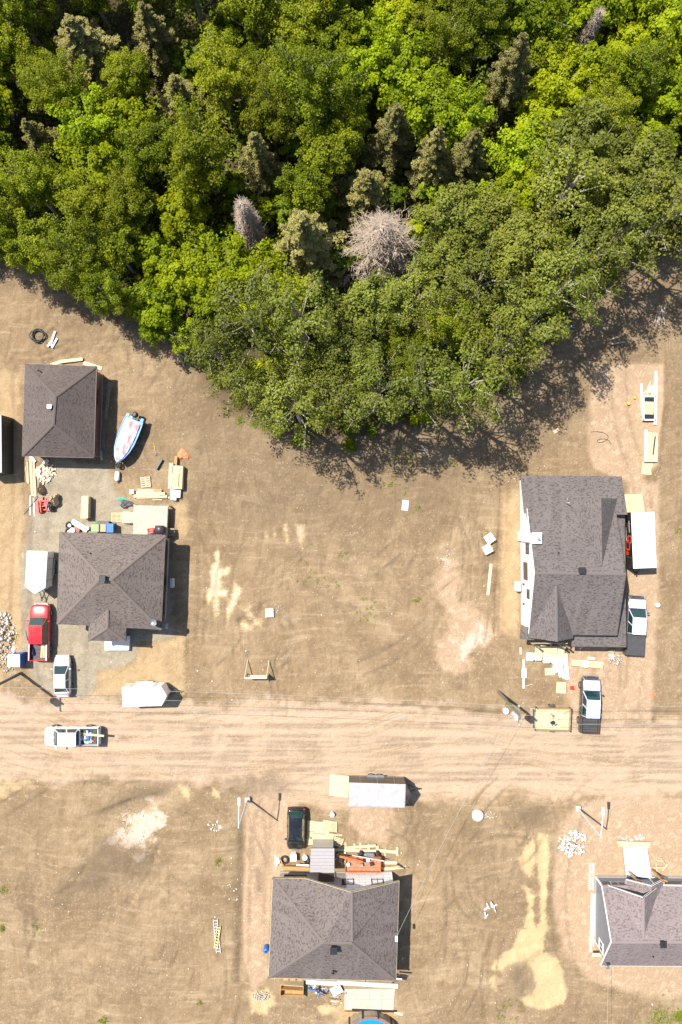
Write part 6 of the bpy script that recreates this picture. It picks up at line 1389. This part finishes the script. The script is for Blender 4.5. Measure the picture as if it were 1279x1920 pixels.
def sign():
    """site sign board on braced posts in the bare lot, facing the road"""
    a, b = P(459, 1272, 1.6), P(500, 1273, 1.6); c = (a + b) / 2; e = emp('site_sign', (c.x, c.y, 0), 0, 'wooden site sign on braced posts in the bare middle lot', 'sign')
    W_ = (b - a).length; MB().box((c.x, c.y, 1.0), (W_, .05, 1.2), b=.01).build('panel', m_whitep, e)
    for z in (.55, 1.5): MB().box((c.x, c.y + .07, z), (W_ * 1.06, .08, .1)).build('rail', m_wood, e)
    for q in (a, b):
        MB().box((q.x, q.y + .13, .8), (.1, .1, 1.7)).build('post', m_wood, e)
        MB().tube([(q.x, q.y + .16, 1.5), (q.x + .1, q.y + 1.55, .02)], .055, 4).build('brace', m_wood, e)
    MB().tube([(b.x, b.y, .8), (b.x + .05, b.y - .75, .02)], .05, 4).build('brace', m_wood, e)
sign()
o = bench('flat pale stone block in the bare middle lot', [(497, 1141), (513, 1140), (514, 1157), (497, 1158)], .22, m_found, 'stone_block', 'block')
px_plank('white_sheet', 'small white sheet lying on dirt below the tree shadows', (761, 938), (759, 957), .66, m_whitep, .01, .05, cat='sheet')
def bagpallet(label, c, s, ang):
    p = P(*c, .55); e = emp('bagged_pallet', (p.x, p.y, 0), ang, label, 'pallet', 'wrapped pallets in the right lot'); r = random.Random(int(c[1]))
    MB().box((0, 0, .06), (s, s, .1)).build('pallet_base', m_wood3, e, False); MB().box((0, 0, .33), (s, s, .44), b=.05).build('wrapped_load', m_whitep, e, False)
    for k in range(6): MB().box((r.uniform(-.32, .32) * s, r.uniform(-.32, .32) * s, .554), (r.uniform(.05, .16), r.uniform(.03, .12), .006), r.uniform(0, 3)).build('print_mark', m_dsteel, e, False)
bagpallet('upper of two white wrapped pallets beside the ditch', (919, 1010), .92, .6); bagpallet('lower of two white wrapped pallets beside the ditch', (915, 1030), .92, .5)
px_plank('plank', 'long pale plank lying beside the ditch below the wrapped pallets', (921, 1057), (915, 1116), .3, m_wood, .02, .06, GP)
def logs(label, c, n, L_, seed, m=None, ang=None):
    p = P(*c); e = emp('log_pile', (p.x, p.y, 0), 0, label, 'logs'); r = random.Random(seed)
    for k in range(n):
        a = (ang if ang is not None else r.uniform(0, 3.14)) + r.uniform(-.35, .35); x, y = r.uniform(-.5, .5), r.uniform(-.7, .7); l = L_ * r.uniform(.5, 1); z = .1 + .12 * r.random()
        MB().tube([(x - math.cos(a) * l / 2, y - math.sin(a) * l / 2, z), (x, y, z + .05), (x + math.cos(a) * l / 2, y + math.sin(a) * l / 2, z)], [r.uniform(.05, .1)] * 3, 6).build('log', m or m_dead, e, False)
logs('grey logs in the tree shade near the right edge', (1235, 595), 9, 1.8, 2, ang=1.5); logs('bleached roots pulled out at the forest edge', (1056, 622), 11, 1.5, 3); logs('fallen grey branches at the left forest edge', (345, 660), 7, 2.4, 4, ang=2.2); logs('broken white pipe scraps in the lower right lot', (918, 1705), 8, .9, 5, m_pipe)
def windowunit():
    q = [P(1207, 743, .45), P(1229, 743, .45), P(1229, 787, .45), P(1207, 787, .45)]; c = sum(q, Vector()) / 4; e = emp('window_unit', (c.x, c.y, 0), 0, 'new white window unit lying flat on boards at the upper right pad', 'window')
    for a, b in ((0, 1), (1, 2), (2, 3), (3, 0)):
        d = q[b] - q[a]; MB().box(((q[a] + q[b]) / 2) - Vector((0, 0, .06)), (d.length + .1, .14, .14), math.atan2(d.y, d.x)).build('frame', m_white, e)
    MB().box((c.x, c.y, .34), (1.05, 2.25, .03)).build('pane', m_glass, e); px_plank('packing_sheet', None, (1218, 753), (1217, 777), .95, m_wood2, .37, .03, parent=e)
windowunit()
px_plank('plank', 'long white board right of the window unit', (1231, 696), (1229, 796), .26, m_whitep, .02, .2, GP); px_plank('plank', 'white board left of the window unit', (1203, 719), (1205, 779), .17, m_whitep, .02, .15, GP); heap('scrap_wood_heap', 'small heap of laths above the window unit', 'wood heap', (1216, 733), .5, .6, 14, [m_wood, m_whitep], .6, 1.2, 8, .15)
bench('long pale wooden crate below the window unit', [(1209, 809), (1234, 812), (1233, 866), (1208, 866)], .4, m_wood, 'wooden_crate', 'crate'); px_plank('plank', 'white board along the long wooden crate', (1212, 806), (1211, 862), .3, m_whitep, .44, .06, GP); px_plank('drill_bar', 'dark notched bar lying on the long wooden crate', (1229, 818), (1225, 852), .12, m_dsteel, .44, .05, cat='bar'); px_plank('plywood_sheet', 'tilted plywood sheet below the long wooden crate', (1218, 866), (1216, 890), 1.5, m_wood2, .02, .03, 'plywood sheets', cat='plywood')
px_plank('brick_slab', 'pinkish slab on the dirt right of the tree shadows', (1039, 811), (1049, 804), .35, M('pink_slab', (.55, .38, .27), .8), .01, .12, cat='slab'); bucket((1177, 757), 'lower yellow can on the upper right gravel pad', M('yellow', (.6, .42, .04), .5), .14, .25, 'can'); bucket((1188, 746), 'upper yellow can on the upper right gravel pad', M('yellow', (.6, .42, .04), .5), .12, .2, 'can')
# in front of the white-walled house
for k, (x, y) in enumerate(((995, 1232), (1010, 1231), (1026, 1236), (1041, 1236))):
    p = P(x, y, .5); nm = ('leftmost', 'second', 'third', 'rightmost')[k]; e = emp('cement_bags', (p.x, p.y, 0), .05 * k - .1, '%s white wrapped bundle in the row below the white-walled house' % nm, 'bundle', 'white wrapped bundles'); r = random.Random(k)
    MB().box((0, 0, .05), (.75, .85, .1)).build('pallet_base', m_wood3, e, False); MB().box((0, 0, .32), (.78, .9, .44), b=.12).build('wrapped_load', m_whitep, e, False)
    for j in range(5): MB().box((r.uniform(-.25, .25), r.uniform(-.28, .28), .544), (.14, .05, .006), r.uniform(0, 3)).build('print_mark', m_dsteel, e, False)
pile('white_boards', 'fan of long white boards below the lower gable of the white-walled house', 'boards', (1053, 1238), [((1044, 1212), (1041, 1262), .42, .05, .3, m_whitep), ((1050, 1214), (1053, 1262), .38, .1, .35, m_whitep), ((1060, 1226), (1064, 1274), .42, .05, .3, m_whitep), ((1047, 1250), (1052, 1270), .3, .1, .25, m_whitep), ((1058, 1256), (1060, 1272), .5, .05, .25, m_whitep), ((1034, 1210), (1032, 1240), .2, .05, .2, m_whitep)])
px_plank('plywood_sheet', 'plywood sheet under the white boards', (1022, 1260), (1041, 1259), .75, m_wood2, .02, .12, 'plywood sheets', cat='plywood'); px_plank('plywood_sheet', 'square plywood sheet left of the charcoal pickup hood', (1053, 1279), (1052, 1300), 1.0, m_wood2, .02, .08, 'plywood sheets', cat='plywood'); px_plank('plywood_sheet', 'yellow sheet lying on the unfinished porch', (1013, 1216), (1033, 1219), .7, m_wood2, .7, .03, 'plywood sheets', cat='plywood')
pile('white_trim_boards', 'narrow white trim boards left of the white wrapped bundles', 'boards', (983, 1262), [((982, 1236), (982, 1291), .2, .02, .05, m_whitep), ((983, 1254), (983, 1271), .5, .07, .06, m_whitep)]); px_plank('plank', 'short pale board beside the lower left eave of the white-walled house', (976, 1214), (977, 1227), .25, m_wood, .02, .05, GP)
px_plank('plank', 'bent thin lath near the white trim boards', (985, 1287), (997, 1283), .06, m_wood, .02, .04, GP); px_plank('plank', 'upper of two boards leaning on the porch roof edge', (1082, 1215), (1108, 1203), .16, m_wood3, 1.6, .06, GP); px_plank('plank', 'lower of two boards leaning on the porch roof edge', (1087, 1216), (1111, 1205), .16, m_wood, 1.5, .06, GP)
bench('low plywood work table on the gravel below the white-walled house', [(1072, 1237), (1133, 1241), (1131, 1254), (1072, 1248)], .35, m_wood2, 'work_table', 'table'); px_plank('white_board', 'white board lying across the plywood work table', (1091, 1244), (1103, 1246), .75, m_whitep, .4, .05, cat='board'); bench('white box behind the plywood work table', [(1103, 1232), (1116, 1233), (1116, 1238), (1103, 1237)], .4, m_white, 'storage_box', 'box')
px_plank('plank', 'long brown board right of the fan of white boards', (1066, 1258), (1074, 1284), .3, m_wood3, .02, .05, GP); lumpy('cement_mound', 'round brown mound beside the grey blocks behind the covered pickup', 'mound', (1147, 1221), .4, .32, .4, m_tan, 12); bucket((1145, 1229), 'white bucket beside the brown mound behind the covered pickup', m_white, .22, .4)
def marker(c, label, m):
    p = P(*c); e = emp('traffic_cone', (p.x, p.y, gz(p.x, p.y)), 0, label, 'cone'); MB().box((0, 0, .03), (.42, .42, .06), b=.02).build('base_plate', m, e, False); MB().tube([(0, 0, .05), (0, 0, .55)], [.16, .03], 14).build('cone_body', m, e, False)
marker((1226, 1303), 'orange cone at the right end of the gravel driveway', m_tarpo); marker((1073, 1290), 'reddish cone beside the long brown board', m_red)
def lid(c, label, r_, m=m_white):
    p = P(*c); e = emp('well_cover', (p.x, p.y, max(gz(p.x, p.y), -.02)), 0, label, 'well cover'); MB().tube([(0, 0, -.2), (0, 0, .3)], r_ * .92, 24).build('riser', m, e, False); MB().loft([[Vector((math.cos(t) * q, math.sin(t) * q, z)) for t in [6.283 * k / 24 for k in range(24)]] for q, z in ((r_, .3), (r_, .36), (r_ * .7, .42), (r_ * .1, .44))]).build('cover', m, e, False, True)
lid((895, 1527), 'round white well cover below the road at right', .6, m_chalk); lid((1231, 1134), 'small white disc right of the covered pickup', .24); lid((948, 1332), 'small white cover at the roadside beside the pole transformer', .32)
def ladder(label, a, b, n, wd, m, z=.05, name='ladder'):
    A, B = P(*a), P(*b); c = (A + B) / 2; e = emp(name, (c.x, c.y, 0), math.atan2((B - A).y, (B - A).x), label, 'ladder'); L_ = (B - A).length
    for s in (-1, 1): MB().box((0, s * wd / 2, z), (L_, .06, .09)).build('rail', m, e, False)
    for k in range(n): MB().box((-L_ / 2 + L_ * (k + .5) / n, 0, z), (.06, wd - .06, .05)).build('rung', m, e, False)
ladder('pale ladder lying in the lower left lot, longer rails', (404, 1723), (410, 1786), 11, .42, m_pipe); ladder('yellow ladder lying on the pale ladder in the lower left lot', (411, 1735), (405, 1777), 8, .34, M('yellow_rail', (.62, .52, .2), .5), .15); ladder('white ladder leaning along the left wall of the blue-grey house', (1109, 1617), (1108, 1668), 12, .42, m_white, .1)
px_plank('white_board', 'long white board along the left wall of the blue-grey house', (1111, 1675), (1108, 1785), .22, m_white, .1, .1, cat='board'); px_plank('white_board', 'thin white trim board right of the ladder at the blue-grey house', (1115, 1676), (1113, 1775), .08, m_white, .2, .06, cat='board')
# around the bottom centre house
for k, (a, b, wd, z, lb) in enumerate((((583, 1539), (583, 1559), .75, .03, 'plywood sheet touching the black car'), ((604, 1541), (603, 1563), 1.6, .02, 'plywood sheet under the fine slatted pallet'), ((583, 1560), (582, 1584), .75, .02, 'plywood sheet beside the front wheel of the black car'), ((600, 1564), (598, 1586), 1.1, .05, 'cut plywood sheet above the grey metal shed'), ((618, 1563), (616, 1588), .9, .03, 'plywood sheet between shed and tilted pallet'))):
    px_plank('plywood_sheet', lb, a, b, wd, m_wood if k % 2 else m_wood2, z, .03, 'plywood sheets', cat='plywood')
px_plank('plank', 'short board above the tilted pallet', (625, 1566), (642, 1566), .14, m_wood, .02, .05, GP); bucket((623, 1524), 'white bucket on bare dirt right of the black car', m_white, .22, .4)
def metalshed():
    q = [P(583, 1591, 2.3), P(627, 1591, 2.3), P(627, 1636, 2.3), P(581, 1636, 2.3)]; c = sum(q, Vector()) / 4; e = emp('garden_shed', (c.x, c.y, 0), 0, 'small shed with ribbed grey metal roof in front of the bottom centre house', 'shed')
    g = inset([(v.x, v.y) for v in q], .12); MB().prism(g, .05, 2.2).build('wall', m_wlgrey, e); mg = M('ribbed_roof_metal', (.40, .37, .37), .45, .25, var=.05)
    n = 7
    for k in range(n):
        a, b = q[0].lerp(q[3], k / n), q[0].lerp(q[3], (k + .93) / n); c_, d = q[1].lerp(q[2], (k + .93) / n), q[1].lerp(q[2], k / n)
        MB().quadslab(b, c_, d, a, .06).build('roof_panel', mg, e)
    MB().quadslab(q[3] - U * .055, q[2] - U * .055, q[1] - U * .055, q[0] - U * .055, .04).build('roof_deck', m_dsteel, e)
metalshed()
def orange_trailer():
    q = [P(649, 1606, .75), P(714, 1607, .75), P(713, 1634, .75), P(647, 1633, .75)]; c = sum(q, Vector()) / 4; e = emp('flatbed_trailer', (c.x, c.y, 0), 0, 'rusty orange flatbed trailer in front of the house wrap wall', 'trailer', 'trailers on the building site')
    n = 4; mr = M('rust_deck', (.34, .15, .08), .8, var=.3, scale=4, dirt=.4)
    for k in range(n): MB().quadslab(q[0].lerp(q[3], (k + .97) / n), q[1].lerp(q[2], (k + .97) / n), q[1].lerp(q[2], k / n), q[0].lerp(q[3], k / n), .06).build('deck_plank', mr, e)
    for a, b in ((0, 1), (1, 2), (2, 3), (3, 0)):
        d = q[b] - q[a]; MB().box((q[a] + q[b]) / 2 + U * .12, (d.length, .09, .26), math.atan2(d.y, d.x)).build('side_rail', m_orange, e)
    for x in (0.3, .6, .95): p = q[0].lerp(q[1], x); MB().box((p.x, p.y, .95), (.08, .08, .6)).build('stake', m_orange, e)
    px_plank('ramp_plate', None, (661, 1634), (661, 1645), .9, m_orange, .6, .05, parent=e)
    for x in (.45, .62):
        for s in (0, 1): p = (q[0] if s == 0 else q[3]).lerp(q[1] if s == 0 else q[2], x); w_ = emp_child('wheel', e); MB().tube([(p.x, p.y - .1, .33), (p.x, p.y + .1, .33)], .33, 14).build('tyre', m_rub, w_); MB().tube([(p.x, p.y - .112, .33), (p.x, p.y + .112, .33)], .18, 10).build('rim', m_red, w_)
    px_plank('orange_beam', None, (636, 1606), (680, 1616), .2, m_orange, 1.1, .1, parent=e); px_plank('steel_tube', None, (660, 1604), (721, 1615), .09, m_pipe, 1.25, .06, parent=e)
    for cc, m in (((653, 1621), m_white), ((684, 1613), m_black), ((690, 1612), m_white), ((697, 1620), m_dsteel), ((678, 1622), m_wood3)): MB().box(P(*cc, .95), (.35, .3, .3), .3, b=.03).build('tool_case', m, e)
orange_trailer()
def mixer():
    p = P(692, 1598); e = emp('generator', (p.x, p.y, 0), 0, 'grey engine on two red-hubbed wheels above the orange trailer', 'generator'); MB().box((0, 0, .65), (1.1, .5, .5), b=.12).build('engine_body', m_steel, e, False)
    for s in (-1, 1): wheel(e, s * .85, 0, .34, .3, s); MB().tube([(s * .85 - .16, 0, .34), (s * .85 + .16, 0, .34)], .16, 10).build('hub', m_red, e, False)
    MB().tube([(-.85, 0, .34), (.85, 0, .34)], .05, 6).build('axle', m_dsteel, e, False)
mixer()
pile('long_beams', 'long pale beams with cross blocks above the orange trailer', 'beams', (695, 1590), [((646, 1590), (705, 1586), .28, .15, .12, m_wood), ((628, 1594), (746, 1597), .24, .05, .12, m_wood), ((706, 1594), (747, 1599), .3, .1, .12, m_wood), ((648, 1580), (648, 1592), .2, .02, .12, m_wood), ((665, 1582), (664, 1592), .2, .02, .12, m_wood), ((676, 1581), (676, 1592), .2, .02, .12, m_wood), ((692, 1583), (691, 1593), .26, .02, .12, m_wood), ((745, 1588), (745, 1605), .26, .02, .12, m_wood), ((723, 1591), (722, 1605), .14, .02, .1, m_wood), ((708, 1586), (707, 1594), .26, .02, .12, m_wood)])
heap('scrap_wood_heap', 'scrap boards between the grey shed and the orange trailer', 'wood heap', (640, 1604), .75, .9, 24, [m_wood, m_wood3, m_wood2], .4, 1.3, 15, .25)
pile('plank_walk', 'boards and braces right of the orange trailer', 'lumber', (738, 1622), [((718, 1618), (744, 1618), .3, .02, .08, m_wood), ((716, 1630), (762, 1626), .3, .02, .06, m_wood2), ((747, 1627), (766, 1628), .1, .25, .05, m_wood3), ((744, 1620), (760, 1629), .1, .3, .06, m_dsteel)])
tyre((534, 1611), 'big black tyre at the left of the bottom centre house front', .5, False)
bench('black and white tool chest beside the big tyre', [(544, 1602), (556, 1602), (556, 1615), (544, 1615)], .7, m_white, 'tool_chest', 'chest'); lumpy('white_bag', 'white bag at the left end of the front beam', 'bag', (520, 1614), .3, .5, .35, m_whitep, 14); px_plank('beam', 'orange-brown beam along the front of the bottom centre house', (529, 1628), (581, 1630), .34, m_cedar, .3, .25, cat='beam'); px_plank('beam', 'slanting brown beam beside the big tyre', (526, 1612), (532, 1627), .12, m_cedar, .3, .1, cat='beam'); px_plank('white_board', 'white board lying on the front beam of the bottom centre house', (556, 1622), (580, 1623), .18, m_whitep, .6, .06, cat='board'); tyre((576, 1613), 'small tyre leaning at the left of the grey shed', .3, False); bucket((572, 1605), 'white pail between tool chest and grey shed', m_white, .25, .4)
lumpy('blue_tarp_bag', 'pale blue bag against the house wrap wall', 'bag', (621, 1645), .3, .4, .6, M('pale_blue', (.42, .50, .56), .6), 16)
def cabinet():
    q = [P(527, 1846, .9), P(569, 1849, .9), P(568, 1875, .9), P(525, 1873, .9)]; c = sum(q, Vector()) / 4; e = emp('open_cabinet', (c.x, c.y, 0), 0, 'orange wooden open cabinet behind the bottom centre house', 'cabinet'); g = [Vector((v.x, v.y, 0)) for v in q]
    MB().prism([(v.x, v.y) for v in q], .02, .08).build('bottom', m_cedar, e)
    for a, b, h in ((0, 1, .9), (1, 2, .8), (2, 3, .25), (3, 0, .8)):
        d = g[b] - g[a]; MB().box((g[a] + g[b]) / 2 + U * (h / 2 + .08), (d.length, .05, h), math.atan2(d.y, d.x)).build('side_panel', m_cedar if a else m_wood, e)
    m_ = (g[0] + g[3]) / 2; n_ = (g[1] + g[2]) / 2; d = n_ - m_; MB().box((m_ + n_) / 2 + U * .5 + Vector((0, .2, 0)), (d.length, .05, .8), math.atan2(d.y, d.x)).build('shelf', m_cedar, e)
    u = [P(529, 1838, 1.2), P(569, 1840, 1.2)]
    for k in range(3): p = u[0].lerp(u[1], (k + .5) / 3); MB().box((p.x, p.y + .15, .6), (.5, .4, 1.1)).build('drawer_box', m_cedar, e)
cabinet()
px_plank('white_beam', 'long white beam along the lower eave of the bottom centre house', (574, 1842), (632, 1845), .36, m_white, 2.4, .16, cat='beam'); px_plank('white_beam', 'long white beam above the concrete patio, right half', (632, 1843), (746, 1850), .36, m_white, 2.4, .16, cat='beam')
for i, px in enumerate((580, 633, 686, 738)): p = P(px, 1848, 2.3); o = MB().box((0, 0, 1.15), (.13, .13, 2.3)).build('porch_post', M('blue_post', (.05, .07, .16), .5)); o.location = (p.x, p.y, 0); tag(o, '%s dark blue post carrying the white beams' % ('leftmost', 'second', 'third', 'rightmost')[i], 'post', 'posts under the white beams')
q = [P(646, 1853), P(741, 1853), P(738, 1894), P(646, 1892)]; e = emp('patio_slab', (P(692, 1873).x, P(692, 1873).y, 0), 0, 'pale concrete patio below the bottom centre house', 'patio'); 
for j in range(2):
    for k in range(4):
        f_ = lambda u, v: q[0].lerp(q[1], u).lerp(q[3].lerp(q[2], u), v) + U * .1
        MB().quadslab(f_(k / 4, (j + .99) / 2), f_((k + .99) / 4, (j + .99) / 2), f_((k + .99) / 4, j / 2), f_(k / 4, j / 2), .2).build('paving_slab', m_conc, e)
px_plank('foam_sheet', 'tilted white foam sheet left of the concrete patio', (622, 1862), (640, 1852), .9, m_whitep, .4, .05, cat='sheet'); heap('scrap_heap', 'dark clutter between the open cabinet and the white sheet', 'clutter', (598, 1858), 1.2, .5, 34, [m_black, m_dsteel, m_whitep, m_bluep, m_wood3], .15, .5, 21, .3, 'scrap_piece'); logs('dark branches beside the concrete patio', (636, 1872), 7, 1.2, 23, m_wood3, .1); px_plank('plank', 'pale board below the dark branches', (620, 1877), (642, 1881), .22, m_wood, .02, .05, GP)
px_plank('plank', 'long orange board crossing the lower patio edge', (645, 1898), (738, 1900), .12, m_cedar, .15, .06, GP); px_plank('black_pipe', 'black pipe lying along the lower patio edge', (660, 1894), (744, 1897), .12, m_black, .15, .1, cat='pipe'); px_plank('plank', 'pale board end right of the black pipe', (738, 1898), (755, 1903), .25, m_wood, .05, .05, GP)
def pool():
    c = P(695, 1962, 1.1); e = emp('swimming_pool', (c.x, c.y, 0), 0, 'round blue above-ground pool cut by the bottom edge', 'pool'); r0 = 3.05; T_ = [6.283 * k / 40 for k in range(40)]
    ci = lambda q, z: [Vector((math.cos(t) * q, math.sin(t) * q, z)) for t in T_]
    MB().loft([ci(r0, 0), ci(r0, 1.1)], False).build('pool_wall', m_wood3, e, False); MB().loft([ci(r0 + .05, 1.1), ci(r0 + .05, 1.14), ci(r0 - .30, 1.14), ci(r0 - .30, 1.08)], False).build('top_rim', M('pool_rim', (.20, .13, .10), .5), e, False)
    MB().loft([ci(r0 - .27, .15), ci(r0 - .27, 1.08)], False).build('liner', m_bluep, e, False); MB().add([Vector((0, 0, .92))] + ci(r0 - .25, .92), [(0, k + 1, (k + 1) % 40 + 1) for k in range(40)]).build('water', M('pool_water', (.01, .22, .55), .08, var=.05), e, False)
    for k in range(12): t = 6.283 * (k + .5) / 12; MB().box((math.cos(t) * (r0 + .02), math.sin(t) * (r0 + .02), .62), (.1, .16, 1.24), t).build('rim_post', m_black, e, False)
pool()
def jug():
    p = P(501, 1774); e = emp('blue_barrel', (p.x - .05, p.y, 0), 0, 'blue drum against the left wall of the bottom centre house', 'barrel'); MB().tube([(0, 0, 0), (0, 0, .1), (0, 0, .8), (0, 0, .9)], [.22, .27, .27, .2], 16).build('drum', m_bluep, e, False, True); MB().tube([(0, .05, .88), (0, .05, .98)], .08, 8).build('cap', m_black, e, False)
jug()
px_plank('steel_rack', 'dark rails sticking out at the right corner of the bottom centre house', (742, 1829), (766, 1831), .14, m_dsteel, 1.0, .08, cat='rail'); px_plank('white_board', 'white board sticking out at the lower right corner of the bottom centre house', (742, 1836), (754, 1837), .2, m_whitep, 1.2, .06, cat='board')
pile('porch_planks', 'long pale planks across the top of the white porch slab', 'lumber', (1189, 1582), [((1158, 1580), (1220, 1582), .26, .3, .12, m_wood), ((1160, 1585), (1219, 1587), .22, .3, .12, m_wood)])
logs('crossed thin branches right of the white porch slab', (1237, 1617), 5, 1.4, 31, m_wood)
# loads in the pickup beds
pz = P(81, 1218, 1.1); e = emp('board_load', (pz.x, pz.y, .76), 0, 'pale boards lying in the bed of the red pickup', 'lumber')
for k in range(4): MB().box((-.22 + .21 * k, 0, .1 + .03 * (k % 2)), (.19, 1.75, .16), .05 * (k % 2) - .06, b=.01).build('plank', m_wood if k % 2 else m_wood2, e, False)
lumpy('blue_rag', 'dark blue bag in the left side of the red pickup bed', 'bag', (70, 1220), .14, .4, .3, M('navy', (.02, .03, .09), .7), 41).location.z = .78
h_ = heap('scrap_load', 'scrap wood and bags heaped in the white pickup bed', 'scrap', (171, 1377), .75, .55, 30, [m_wood, m_wood2, m_whitep, m_bluep, m_cedar], .2, .6, 44, .3, 'scrap_piece'); h_.location.z = .8
px_plank('plank', 'long pale plank sticking out of the white pickup tailgate', (160, 1377), (195, 1380), .2, m_wood, 1.25, .06, GP)
logs('fallen branches in the tree shade above the small white sheet', (800, 850), 4, 1.3, 52, ang=2.6); logs('bleached fallen branch at the edge of the right gravel pad', (1150, 643), 3, 1.6, 53, ang=.1)
